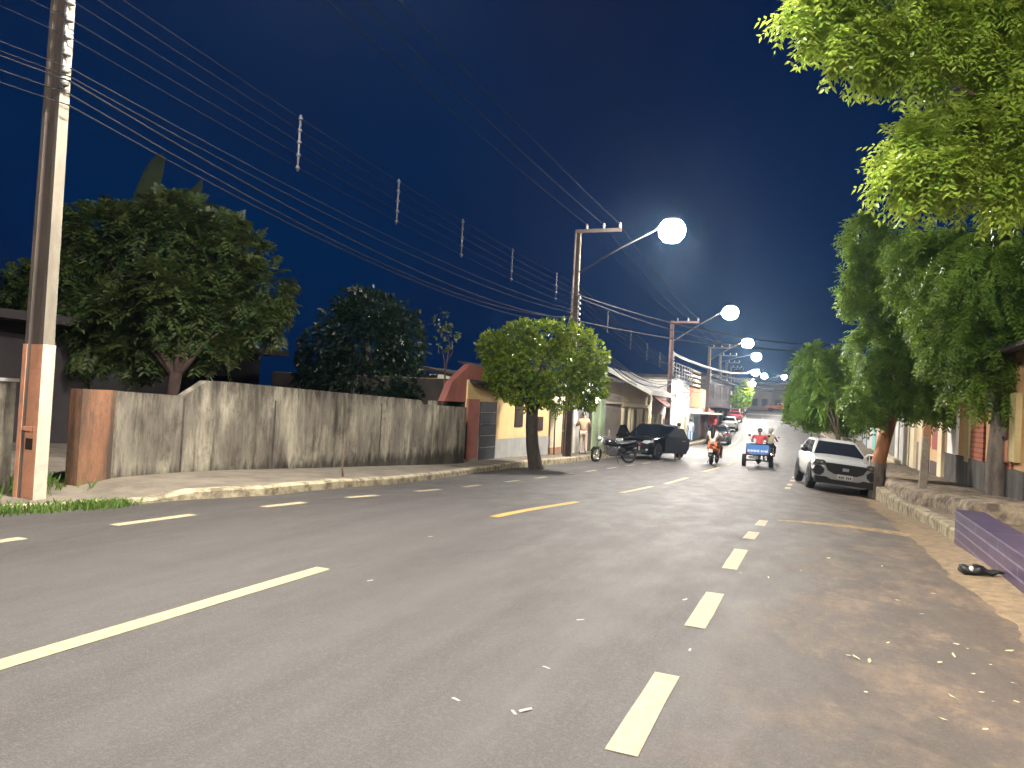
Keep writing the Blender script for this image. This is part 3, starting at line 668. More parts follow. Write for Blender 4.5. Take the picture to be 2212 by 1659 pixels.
# wires crossing the street above the roofs
a = Vector((-8.35,26.0,P2+6.15))
wire('cable', 'upper pale cable crossing the street from the second pole', a, (5.5,49,6.7), 1.15, .026, None, WIREL, 'cable')
wire('cable', 'middle thin cable crossing the street from the second pole', a-Vector((0,0,.1)), (5.0,47,6.35), 1.35, .018, None, WIREL, 'cable')
wire('cable', 'lower pale cable crossing the street below the second lamp', a-Vector((0,0,.95)), (5.5,46,5.9), .75, .024, None, WIREL, 'cable')
r1 = Vector((-8.6,46.9,zg(47)+6.0))
wire('cable_bundle', 'thick white braided cable bundle sagging from the reddish pole', r1, at_X(1640,797,-8.2), .9, .06, None, M('white_cable', (.26,.25,.24), (.16,.155,.15), 9, .5), 'cable', 3)
wire('cable_bundle', 'second pale cable bundle below the white braided one', Vector((-8.5,62.8,zg(63)+5.2)), at_X(1700,832,-7.4), .8, .05, None, WIREL, 'cable', 2)
wire('cable_bundle', 'third pale cable bundle ending over the far green tree', Vector((-8.5,62.8,zg(63)+5.6)), at_X(1700,806,-6.6), .8, .045, None, WIREL, 'cable', 2)
rr = random.Random(3)
for k in range(16):
    y = rr.uniform(70,128); ya = y+rr.uniform(8,20)
    wire('cable', 'thin drooping cable in the tangle over the far street', (-8.7+sh(y)+rr.uniform(-.5,1), y, zg(y)+rr.uniform(4.6,6.4)), (rr.choice((-8.7,-8.5,2.5))+sh(ya), ya, zg(ya)+rr.uniform(4.8,6.6)), rr.uniform(.4,1.2), rr.uniform(.02,.035), 'tangled cables over the far street', WIREL, 'cable')
for k in range(12):
    y = rr.uniform(47,63)
    wire('cable', 'slack house cable hanging between roofs and the far poles', (-8.6,46.9,zg(47)+rr.uniform(3.4,5.4)), (-9.2+rr.uniform(-.3,.6),rr.uniform(56,66),zg(60)+rr.uniform(3.8,5.6)), rr.uniform(.2,.9), rr.uniform(.014,.022), 'slack house cables by the reddish pole', WIREL, 'cable')
# spacers that hold the five wires apart
SP = M('grey_spacer', (.075,.078,.085), (.05,.052,.06), 6, .6)
proto = None
def spacer_at(y, ya, yb, za, zb, xa, xb, sag, lab):
    u = (y-ya)/(yb-ya); f = lambda a, b: a+(b-a)*u-4*sag*u*(1-u)
    top, bot = f(za[0], zb[0])+.06, f(za[-1], zb[-1])-.06; x = xa+(xb-xa)*u
    t = thing('wire_spacer', lab, 'wire spacer', (x, y, bot), 0, None)
    m = MB(); m.tube([(0,0,0),(0,0,top-bot)], .018, 6); m.build('rod', SP, t)
    for a, b in zip(za, zb):
        m = MB(); m.lathe([(.02,-.03),(.04,-.015),(.04,.015),(.02,.03)], (0,0,f(a,b)-bot), 7); m.build('clamp', SP, t)
zz2 = [P2+.55+b for b in zs2]; zz3 = [zg(47)+5.1+(b-5.5)*.95 for b in zs2]; zz4 = [zg(63)+5.2+(b-5.5)*.95 for b in zs2]
for px, lab in ((632,'largest hanging wire spacer, high above the garden tree'),(855,'second wire spacer, above the dark rounded tree'),(1000,'third wire spacer along the stacked wires'),(1112,'fourth wire spacer, above the clipped tree'),(1211,'wire spacer just before the second pole')):
    spacer_at(at_X(px, 500, -8.25).y, 5.8, 26.0, zs1, zz2, -8.2, -8.33, .22, lab)
for px, lab in ((1308,'wire spacer just beyond the second pole'),(1362,'wire spacer midway between second and reddish poles'),(1400,'faint wire spacer above the tiled roof'),(1430,'wire spacer just before the reddish pole')):
    spacer_at(at_X(px, 720, -8.45).y, 26.0, 46.9, zz2, zz3, -8.33, -8.55, .2, lab)
for px, lab in ((1474,'bright wire spacer before the roof terrace railing'),(1492,'small wire spacer beside the terrace railing')):
    spacer_at(at_X(px, 790, -8.5).y, 46.9, 62.8, zz3, zz4, -8.55, -8.4, .3, lab)

# ---------------------------------------------------------------- left houses
XF = -9.3
def Yf(px, X=XF): return at_X(px, 930, X).y
def pan(m, px0, py0, px1, py1, d=.06, X=XF, mi=0):
    """a box standing proud of the facade plane"""
    a, b = Yf(px0, X), Yf(px1, X); pm = (px0+px1)/2
    z1, z0 = at_X(pm, py0, X).z, at_X(pm, py1, X).z
    m.box2((X-.02, a, z0), (X+d, b, z1), mi); return m
def lparts(name, rects, mat, t, d=.06):
    for q in rects: m = MB(); pan(m, *q[:4], q[4] if len(q) > 4 else d); m.build(name, mat, t, True)
def house(label, px0, px1, h, mat, depth=7, X=XF, name='house', Y=None):
    a, b = Y if Y else (Yf(px0, X), Yf(px1, X))
    t = thing(name, label, 'house', (X-2, (a+b)/2, zg((a+b)/2)))
    z = h if Y is None else zg((a+b)/2)+h
    m = MB(); m.box2((X-depth, a+.01, zg((a+b)/2)-1), (X, b-.01, z)); m.build('wall', mat, t, True)
    return t, a, b, z
TILE = brickmat('dark_roof_tile', (.085,.06,.05), (.06,.045,.04), (.025,.02,.018), 1, .22, .3, .03, .85, 'YX')
TILER = brickmat('red_roof_tile', (.32,.10,.06), (.22,.075,.05), (.07,.03,.02), 1, .2, .3, .03, .85, 'YX')
def lean_roof(t, a, b, z0, z1, xo, xi, mat, name='roof', th=.08):
    m = MB(); R = [[(xo, y, z0), (xi, y, z1), (xi, y, z1-th), (xo, y, z0-th)] for y in (a, b)]
    m.rings(R, 0, False, True); return m.build(name, mat, t, True)
SALM = M('salmon_plaster', (.38,.135,.10), (.26,.10,.08), 1.5, .85, .3)
YELL = M('yellow_plaster', (.70,.50,.24), (.60,.43,.21), 1.2, .85, .2)
GREYB = M('grey_plinth_paint', (.33,.33,.31), (.25,.25,.24), 2, .8, .2)
DKGATE = M('dark_blue_gate', (.03,.035,.05), (.05,.055,.07), 8, .55)
t, a, b, z = house('yellow house with grey plinth and salmon gable beside the clipped tree', 1006, 1186, 2.05, YELL)
m = MB(); m.box2((XF-7, a-.06, -1), (XF-.06, a-.0, 2.04)); m.build('side_wall', M('darkened_render', (.05,.042,.035), (.028,.026,.024), 2, .95), t, True)  # added panel over the yellow side, shade put into its dark colour
m = MB(); pan(m, 1006, 862, 1030, 990, .05); m.build('salmon_pillar', SALM, t, True)
m = MB(); m.prism([(a-1.3,1.4),(a-.9,1.95),(a+.2,2.5),(a+2.4,2.4),(a+2.4,1.95),(a,1.4)], XF-.25, XF-.05, plane='yz'); m.build('gable', SALM, t, True)
lparts('plinth', [(1012,945,1033.5,994,.03),(1069,945,1186,994,.03)], GREYB, t)
m = MB(); pan(m, 1034, 868, 1068, 996, .05); m.build('door', DKGATE, t, True)
lparts('door_rail', [(1034,y,1068,y+1.2,.065) for y in (890,915,940,965)], GREYB, t)
for (p0, p1, q0, q1) in ((1110,1127,872,922),(1160,1171,900,930)):
    m = MB(); pan(m, p0, q0, p1, q1, .03); w_ = m.build('window', M('dark_window', (.045,.03,.03), (.03,.02,.02), 5, .4), t, True)
    m = MB(); pan(m, p0-2, q1, p1+2, q1+6, .07); m.build('sill', SALM, w_, True); w_.children[0].location -= w_.location
lean_roof(t, a+.1, b, 2.0, 2.4, XF+.25, XF-1.6, M('darkened_tile', (.03,.024,.022), (.02,.017,.016), 4, .95))  # darker roof tile copy, shade put into its colour
CREAM = M('cream_plaster', (.72,.62,.40), (.60,.52,.35), 1.5, .85, .2)
t, a, b, z = house('narrow cream house with brick-orange plinth and brown gate', 1187, 1241, 2.1, CREAM)
m = MB(); pan(m, 1187, 966, 1212, 990, .03); m.build('plinth', M('brick_orange', (.40,.22,.12), (.3,.17,.1), 4, .85), t, True)
m = MB(); pan(m, 1214, 872, 1232, 994, .05); g = m.build('gate', M('brown_gate', (.18,.11,.07), (.13,.08,.05), 6, .55), t, True)
m = MB(); pan(m, 1214, 928, 1232, 932, .07); m.build('gate_rail', CREAM, t, True)
m = MB(); pan(m, 1233, 860, 1241, 994, .10); m.build('pilaster', M('white_paint', (.74,.72,.66), (.62,.6,.55), 2, .8), t, True)
lean_roof(t, a, b, 2.1, 3.0, XF+.2, XF-4, TILE)
tag_t = thing('young_tree', 'slender bare-stemmed sapling in front of the cream house', 'tree', at_d(1197,992,28)); m = MB(); m.tube([at_d(1196,995,28), at_d(1198,930,28), at_d(1200,893,28)], [.03,.025,.02], 6); m.build('trunk', BARK, tag_t, True)
mb = MB(); r = random.Random(4)
for k in range(160): leafq(mb, at_d(1200,885,28)+rdir(r)*r.uniform(.05,.35), rdir(r)+Vector((0,0,-.3)), .14, .06, r)
mb.build('crown', LF_FIG, tag_t, True)
GREENP = M('pale_green_paint', (.40,.50,.30), (.33,.43,.26), 1.5, .7)
WHITEW = MATS['white_paint']
t, a, b, z = house('narrow white and pale green house behind the standing person', 1242, 1301, 2.55, WHITEW)
lparts('green_pilaster', [(1276,800,1287,976,.10),(1290,795,1300,976,.14)], GREENP, t)
m = MB(); pan(m, 1270, 872, 1276, 974, .03); m.build('door', M('olive_shadow_door', (.10,.09,.06), None, 5, .6), t, True)
lean_roof(t, a, b, 2.5, 3.4, XF+.15, XF-4, TILE)
# round lit sign on that house
c = at_X(1277, 851, XF+.62)
t = thing('round_sign', 'round white lit sign with a small dark mark beside the clipped tree', 'sign', c)
m = MB(); m.lathe([(.40,-.09),(.44,-.07),(.44,.07),(.40,.09)], (0,0,0), 24, 'y'); m.build('lit_face', emit('sign_glow', (1,.97,.92), 5), t)
m = MB(); m.tube([(-.02,-.10,.17),(.05,-.10,.19),(.09,-.10,.12),(.04,-.10,.06),(0,-.10,-.01)], .018, 6); m.tube([(-.06,-.10,.10),(-.10,-.10,.03)], .016, 6); m.build('mark', M('sign_mark', (.03,.03,.08), None, 3, .6), t)
m = MB(); m.box((-.55,0,.15), (.3,.05,.05)); m.build('bracket', STEEL, t)

TAN = M('tan_plaster', (.48,.36,.22), (.40,.30,.19), 1.4, .85, .2)
TANB = M('grey_tan_plaster', (.36,.30,.25), (.28,.24,.2), 1.6, .85, .2)
t, a, b, z = house('tan house with tall columned windows and a wide tiled roof behind the black car', 1303, 1401, 2.75, TAN)
m = MB(); pan(m, 1303, 852, 1338, 975, .03); m.build('side_bay', TANB, t, True)
lparts('cornice', [(1303,868,1338,872,.12),(1338.2,872,1395.8,880,.16)], CREAM, t)
for p in (1346,1366,1385): m = MB(); pan(m, p, 886, p+7, 975, .03); m.build('window', MATS['olive_shadow_door'], t, True)
lparts('column', [(p,880,p+(3 if p < 1390 else 1.6),975,.12) for p in (1340,1355,1360,1374,1379,1394)], CREAM, t)
m = MB(); pan(m, 1396, 838, 1400.5, 975, .14); m.build('pilaster', CREAM, t, True)
lean_roof(t, a-.3, b+.8, 2.75, 4.9, XF+.45, XF-6, TILE)
# awning with white gable board
ya = at_X(1341, 808, -9.8).y
t = thing('awning', 'white edged lean-to awning sloping down over the left pavement', 'awning', (-9, 39, 2))
m = MB(); R = [[(-10.1, y, 3.55), (-7.75, y, 2.35), (-7.75, y, 2.28), (-10.1, y, 3.48)] for y in (36.6, 43)]; m.rings(R, 0, False, True); m.build('sheet', M('weathered_sheet', (.22,.21,.21), (.14,.135,.135), 2, .7), t, True)
m = MB(); m.prism([(-10.15,3.62),(-7.7,2.42),(-7.7,2.18),(-10.15,3.40)], 36.45, 36.58); m.build('gable_board', WHITEW, t, True)
m = MB(); m.box2((-7.74,36.6,2.2), (-7.68,43,2.44)); m.build('fascia', WHITEW, t, True)
m = MB(); m.tube([(-7.85,42.8,zg(43)), (-7.85,42.8,2.3)], .05, 8); m.build('post', WHITEW, t, True)

BRICKP = M('pinkish_plaster', (.42,.30,.26), (.33,.24,.21), 2, .85)
t, a, b, z = house('small house with a red tiled canopy and narrow windows', 1403, 1441, 2.4, BRICKP)
lean_roof(t, a, b, 1.75, 2.35, XF+.9, XF, TILER, 'canopy')
lean_roof(t, a, b, 2.4, 4.2, XF+.3, XF-6, TILE)
for p in (1410,1420,1430): m = MB(); pan(m, p, 905, p+4, 960, .03); m.build('window', MATS['dark_window'], t, True)
lparts('column', [(p,895,p+3,975,.08) for p in (1406,1415,1425,1436)], CREAM, t)
SHOPW = M('bright_shop_white', (.80,.78,.70), (.72,.70,.62), 2, .7)
t, a, b, z = house('bright white shop front with a roof terrace beyond the black car', 1442, 1484, 3.55, SHOPW)
for p in (1452,1464,1475): m = MB(); pan(m, p, 900, p+6, 972, .03); m.build('door', M('pale_yellow_door', (.62,.58,.38), (.5,.47,.3), 3, .6), t, True)
m = MB(); m.box2((XF-6, a, 3.55), (XF+.3, b, 3.68)); m.build('terrace_slab', CONC, t, True)
m = MB()
for yy in [a+(b-a)*k/7 for k in range(8)]: m.tube([(XF+.2,yy,3.68),(XF+.2,yy,4.75)], .03, 6)
for z_ in (3.95,4.2,4.45,4.75): m.tube([(XF+.2,a,z_),(XF+.2,b,z_)], .025, 6)
m.build('railing', STEEL, t, True)
t2 = thing('wall_lamp', 'bright floodlight on the white shop front', 'lamp', at_X(1467, 856, XF+.3))
m = MB(); m.box((0,0,0), (.22,.6,.4)); m.build('housing', STEEL, t2); m = MB(); m.box((.13,0,0), (.04,.52,.34)); m.box((0,-.32,0), (.18,.03,.34)); m.build('lens', emit('flood_lens', (1,.97,.93), 60), t2)
m = MB(); m.tube([(0,0,.1),(-.3,0,.2)], .025, 6); m.build('bracket', STEEL, t2)
L = bpy.data.lights.new('flood', 'POINT'); L.energy = 2600; L.color = (1,.95,.88); L.shadow_soft_size = .2; o = bpy.data.objects.new('flood_light', L); COL.objects.link(o); o.parent = t2; o.location = (.75,-.3,-.1)
ORAN = M('orange_panel', (.72,.25,.10), (.62,.20,.09), 2, .7)
t, a, b, z = house('orange and yellow two-tone shop beside the slim pole', 1485, 1528, 3.35, SHOPW)
m = MB(); pan(m, 1486, 838, 1507, 880, .08); m.build('orange_panel', ORAN, t, True)
m = MB(); pan(m, 1508, 840, 1524, 882, .06); m.build('yellow_panel', YELL, t, True)
m = MB(); m.box2((XF, a+1, 1.35), (XF+1.3, b, 1.5)); m.build('canopy', SHOPW, t, True)
m = MB(); pan(m, 1496, 900, 1506, 965, .03); m.build('door', M('sky_blue_door', (.42,.56,.66), (.34,.46,.56), 3, .6), t, True)
m = MB(); pan(m, 1512, 895, 1522, 965, .03); m.build('door', M('rust_door', (.36,.17,.12), (.28,.13,.1), 3, .6), t, True)
for k in range(4): z_ = 3.55+k*.36; m = MB(); m.box2((XF-.1, a, z_), (XF+.1, a+5, z_+.17)); m.build('parapet_rail', CREAM, t, True)
DKB = M('dark_upper_wall', (.085,.07,.07), (.055,.045,.05), 1.2, .85)
t, a, b, z = house('dark two-storey building with tangled cables behind the slim pole', 1531, 1574, 4.9, DKB)
lean_roof(t, a, b, 4.9, 6.2, XF+.4, XF-5, TILE)
m = MB(); m.box2((XF, a, 2.0), (XF+1.0, b, 2.14)); m.build('balcony', DKB, t, True)
for k in range(4):
    yy = a+(b-a)*(k+.5)/4; m = MB(); m.box2((XF, yy-.9, .0+.03*k), (XF+.03, yy+.9, 1.75)); m.build('door', (ORAN, MATS['rust_door'], MATS['pale_yellow_door'], MATS['dark_window'])[k], t, True)
for k in range(3):
    yy = a+(b-a)*(k+.5)/3; m = MB(); m.box2((XF, yy-.8, 2.9), (XF+.03, yy+.8, 4.2)); m.build('window', MATS['dark_window'], t, True)
# far houses climbing the hill, each its own thing
cols = [('pink', (.55,.36,.30)), ('ochre', (.52,.38,.2)), ('grey', (.33,.32,.3)), ('pale blue', (.38,.45,.5)), ('white', (.66,.64,.58)), ('sand', (.5,.43,.3)), ('brick-red', (.38,.17,.12))]
def far_house(side, y0, y1, h, k, word):
    cn, cv = cols[k % len(cols)]; yc = (y0+y1)/2; s = sh(yc); X = (-9.3 if side < 0 else 3.9)+s
    t = thing('house', word % cn, 'house', (X, yc, zg(yc)))
    xa, xb = (X-8, X) if side < 0 else (X, X+8); z0 = zg(yc)
    m = MB(); R = []
    m.box2((xa, y0+.02, z0-1.5), (xb, y1-.02, z0+h)); m.build('wall', M('far_'+cn.replace(' ', '_'), cv, None, 1.5, .85), t, True)
    f = X+side*-.03
    m = MB(); R = [[(X-side*.35, y, z0+h), (X+side*4, y, z0+h+1.5), (X+side*8, y, z0+h+.2), (X+side*8, y, z0+h), ] for y in (y0, y1)]; m.rings(R, 0, False, True); m.build('roof', TILE, t, True)
    n = max(2, int((y1-y0)/3))
    for j in range(n):
        yy = y0+(y1-y0)*(j+.5)/n; m = MB(); m.box2((X-side*.03, yy-.5, z0+(.1 if j % 2 else .9)), (X, yy+.5, z0+2.2)); m.build('door' if j % 2 else 'window', MATS['dark_window'], t, True)
    return t
yy = Yf(1574)
for k in range(8):
    w_ = 9+3*((k*7) % 3); far_house(-1, yy, yy+w_, 3.0+.5*((k*5) % 3), k, ('%s house row beyond the dark two-storey building', '%s single-storey house at the foot of the climb', '%s house behind the far parked cars', '%s house front under the far street lamps', '%s house by the far clipped tree', '%s house high on the left of the hill', '%s house near the hilltop crossing', '%s last house on the left of the far street')[k]); yy += w_
yy = 62
for k in range(6):
    w_ = 12+3*((k*7) % 3); far_house(1, yy, yy+w_, 3.2+.5*((k*5) % 3), k+3, ('%s house beyond the bright green street tree', '%s right-hand house where the street dips', '%s house on the right of the rising street', '%s house front above the right kerb far off', '%s house near the top of the hill on the right', '%s last house on the right of the hill')[k]); yy += w_
# buildings that close the view beyond the hilltop crossing
for k, (px, w_, h, word) in enumerate(((1630,7,4.6,'pale building beyond the hilltop crossing under the lamps'),(1652,9,6.0,'dim grey building closing the end of the street'),(1676,8,4.4,'brownish building behind the orange pickup'),(1700,9,5.2,'dusky building at the right end of the hilltop'),(1604,9,5.0,'dim building at the left end of the hilltop'))):
    p = at_Y(px, 870, 172+2*k); t = thing('building', word, 'building', (p.x, p.y, 2.8))
    m = MB(); m.box((0, 4, h/2-.5), (w_, 8, h+1)); m.build('wall', M('end_wall_%d' % k, ((.22,.18,.15),(.13,.115,.105),(.17,.11,.085),(.12,.10,.095),(.13,.11,.095))[k], None, .6, .85), t)
    m = MB(); m.box((0, 4, h+.06), (w_+.4, 8.4, .14)); m.build('roof', CONC, t)
    for j in (-1, 0, 1):
        m = MB(); m.box((j*w_*.3, -.02, 1.6), (1.2, .05, 1.6)); m.build('window', MATS['dark_window'], t)

# ---------------------------------------------------------------- right houses
XR = 3.6
def YR(px): return at_X(px, 930, XR).y
def parts(name, rects, mat, t, d=.06, side='l'):
    for k, q in enumerate(rects):
        m = MB(); (pan if side == 'l' else panr)(m, *q[:4], q[4] if len(q) > 4 else d); m.build(name, mat, t, True)
def panr(m, px0, py0, px1, py1, d=.06):
    a, b = YR(px0), YR(px1); pm = (px0+px1)/2; z1, z0 = at_X(pm, py0, XR).z, at_X(pm, py1, XR).z
    m.box2((XR-d, min(a,b), z0), (XR+.02, max(a,b), z1)); return m
OCH = M('ochre_orange_plaster', (.56,.32,.14), (.42,.25,.12), 1.4, .85, .2)
t = thing('house', 'near right house with brick-red boards, ochre pilasters and black stained plinth', 'house', (XR+2, 19, 0))
m = MB(); m.box2((XR, 12.5, -.6), (XR+7, YR(2046), 3.0)); m.build('wall', OCH, t, True)
REDB = brickmat('red_board_door', (.42,.12,.055), (.33,.095,.045), (.16,.05,.03), 1, 3.0, .12, .02, .6, 'YZ')
parts('door', [(2102,860,2130,1010,.05),(2158,860,2192,1010,.05)], REDB, t, side='r')
OLV = M('olive_pilaster', (.42,.34,.16), (.34,.28,.14), 3, .8); parts('pilaster', [(2192.5,850,2206,999,.10),(2093,860,2101,999,.09)], OLV, t, side='r')
m = MB(); panr(m, 2053, 850, 2072, 1060, .07); m.build('white_pilaster', WHITEW, t, True)
m = MB(); panr(m, 2048, 1000, 2225, 1085, .075); m.build('plinth', M('black_stained_plinth', (.03,.028,.028), (.10,.09,.08), 3, .9, .4, (1,1,.35)), t, True)
lean_roof(t, 12.5, YR(2046), 3.0, 3.9, XR-.4, XR+6, TILE)
t = thing('house', 'yellow-cream right house with orange band and red door', 'house', (XR+2, 28, -.4))
m = MB(); m.box2((XR, YR(2044), -1), (XR+7, YR(1966), 2.7)); m.build('wall', M('warm_cream_plaster', (.68,.50,.27), (.56,.40,.22), 1.6, .85, .2), t, True)
m = MB(); panr(m, 2017, 880, 2030, 972, .04); m.build('door', M('deep_red_door', (.34,.06,.035), (.26,.05,.03), 4, .5), t, True)
m = MB(); panr(m, 1999, 880, 2012, 965, .03); m.build('orange_panel', ORAN, t, True)
parts('doorway', [(1983,955,1991,1045,.03),(1999,965.5,2010,1040,.035)], MATS['dark_window'], t, side='r')
m = MB(); panr(m, 2014, 1000, 2040, 1050, .04); m.build('plinth', M('plum_plinth', (.13,.085,.09), (.1,.07,.07), 4, .85), t, True)
parts('pilaster', [(2034,875,2043,1055,.10),(1972,870,1981,1040,.10),(1991,870,1997,1050,.08)], CREAM, t, side='r')
m = MB(); p = at_X(2040, 884, XR-.25); m.ell(p, (.12,.12,.12)); m.tube([p+Vector((0,0,-.1)), p+Vector((0,0,-.4))], [.09,.05], 8); m.build('finial', CREAM, t, True)
lean_roof(t, YR(2044), YR(1966), 2.7, 3.6, XR-.3, XR+6, TILE)
t = thing('house', 'pale right house with white columns and dark doorway above cream steps', 'house', (XR+2, 40, -.5))
m = MB(); m.box2((XR, YR(1964), -1.2), (XR+7, YR(1908), 2.6)); m.build('wall', CREAM, t, True)
m = MB(); panr(m, 1920, 890, 1939, 1004, .03); m.build('doorway', MATS['olive_shadow_door'], t, True)
parts('column', [(1940,880,1947,1012,.12),(1951,880,1960,1020,.14)], WHITEW, t, side='r')
for k in range(3): m = MB(); m.box2((XR-.95+.28*k, YR(1956)+.01*k, -.9), (XR-.67+.28*k-.002, YR(1915)-.01*k, -.55+.17*k)); m.build('step', CREAM, t, True)
lean_roof(t, YR(1964), YR(1908), 2.6, 3.4, XR-.3, XR+6, TILE)
t = thing('house', 'pink and turquoise fronted house glimpsed behind the white car', 'house', (XR+2, 54, -.8))
m = MB(); m.box2((XR, YR(1907), -1.2), (XR+7, 61.5, 2.6)); m.build('wall', M('pink_plaster', (.62,.40,.34), (.52,.34,.29), 1.6, .85), t, True)
m = MB(); m.box2((XR-.04, 55, -.7), (XR, 58.5, 1.7)); m.build('door', M('turquoise_paint', (.14,.45,.42), (.1,.36,.34), 3, .6), t, True)
lean_roof(t, YR(1907), 61.5, 2.6, 3.4, XR-.3, XR+6, TILE)

# right-hand posts
c = at_d(1990, 1088, 16.6)
t = thing('post', 'short weathered concrete post with its top coloured as if lit orange on the stone ledge', 'post', c)
m = MB(); tp = at_d(2003, 920, 16.6)-c; m.rings([[(x*w_+tp.x*k, y*w_+tp.y*k, tp.z*k+z_) for x, y in ((-1,-1),(1,-1),(1,1),(-1,1))] for w_, k, z_ in ((.085,0,-.15),(.075,.5,0),(.07,.86,0))], 0, False); m.build('shaft', M('weathered_post', (.36,.31,.25), (.22,.19,.15), 6, .9, .5), t, bevel=.01)
m = MB(); m.rings([[(x*w_+tp.x*k, y*w_+tp.y*k, tp.z*k+z_) for x, y in ((-1,-1),(1,-1),(1,1),(-1,1))] for w_, k, z_ in ((.071,.862,0),(.078,.93,0),(.05,1,0))], 0, False); m.build('cap', M('orange_lit_top', (.45,.24,.12), (.35,.18,.1), 5, .8), t, bevel=.01)  # top of the post, orange light painted into its colour
c = at_d(2185, 1094, 15.0)
t = thing('post', 'slim white pipe post carrying an orange-brown box by the dark plinth', 'post', c)
u = at_d(2186, 1000, 15.0)-c; v_ = at_d(2184, 950, 15.0)-c
m = MB(); m.tube([(0,0,-.1), u*.5, u], .028, 8); m.build('pipe', WHITEW, t)
m = MB(); m.box((u+v_)/2, (.26,.2,.46)); m.build('box', M('orange_brown_box', (.46,.22,.12), (.36,.17,.1), 6, .7), t, bevel=.02)
m = MB(); m.box(v_+Vector((0,0,.03)), (.32,.26,.06)); m.build('lid', M('dark_lid', (.03,.02,.02), None, 5, .6), t)
# white plastic chair behind the tree
t = thing('plastic_chair', 'white slatted plastic chair between the white car and the orange tree trunk', 'chair', (1.55,23.6,zg(23.6)+.2-.05), math.radians(160))
CH = M('white_plastic', (.72,.70,.64), (.62,.6,.55), 5, .45)
m = MB(); m.box((0,0,.43), (.46,.44,.035)); m.build('seat', CH, t, bevel=.01)
m = MB()
for x in (-.17,-.085,0,.085,.17): m.tube([(x,.2,.45),(x*1.05,.27,.86)], .018, 6)
m.tube([(-.22,.2,.45),(-.22,.28,.8),(-.12,.29,.9),(.12,.29,.9),(.22,.28,.8),(.22,.2,.45)], .024, 6); m.build('backrest', CH, t)
for x in (-.21,.21):
    for y in (-.2,.2): m = MB(); m.tube([(x,y,.44),(x*1.15,y*1.15,0)], [.026,.02], 6); m.build('leg', CH, t)
    m = MB(); m.tube([(x,-.2,.44),(x*1.1,-.2,.64),(x*1.1,.22,.66)], .02, 6); m.build('armrest', CH, t)

# ---------------------------------------------------------------- vehicles
def qp(quad, u, v):
    a, b, c, d = [Vector(p) for p in quad]; return a.lerp(b, u).lerp(d.lerp(c, u), v)
def qpanel(m, quad, poly, off=.006, th=.02, mi=0):
    a, b, c, d = [Vector(p) for p in quad]; n = (b-a).cross(d-a).normalized()
    P = [qp(quad, u, v) for u, v in poly]
    m.rings([[p-n*th for p in P], [p+n*off for p in P]], mi, False, True)
def wheel(par, x, y, r, w, rim):
    m = MB(); sg = 1 if x > 0 else -1
    m.lathe([(r*.62,-w/2),(r*.93,-w/2),(r,-w*.32),(r,w*.32),(r*.93,w/2),(r*.62,w/2)], (x,y,r), 24, 'x'); wh = m.build('wheel', BLACK, par)
    m = MB(); xo = x+sg*w*.42
    m.lathe([(r*.64,-.012),(r*.66,.012)], (xo,y,r), 24, 'x'); m.lathe([(.05,-.02),(.05,.03)], (xo,y,r), 10, 'x')
    for k in range(5):
        a = 2*PI*k/5; m.box((xo, y+math.cos(a)*r*.33, r+math.sin(a)*r*.33), (.03,.05,r*.62), 0, Matrix.Rotation(-a+PI/2, 3, 'X'))
    m.build('rim', rim, wh); return wh
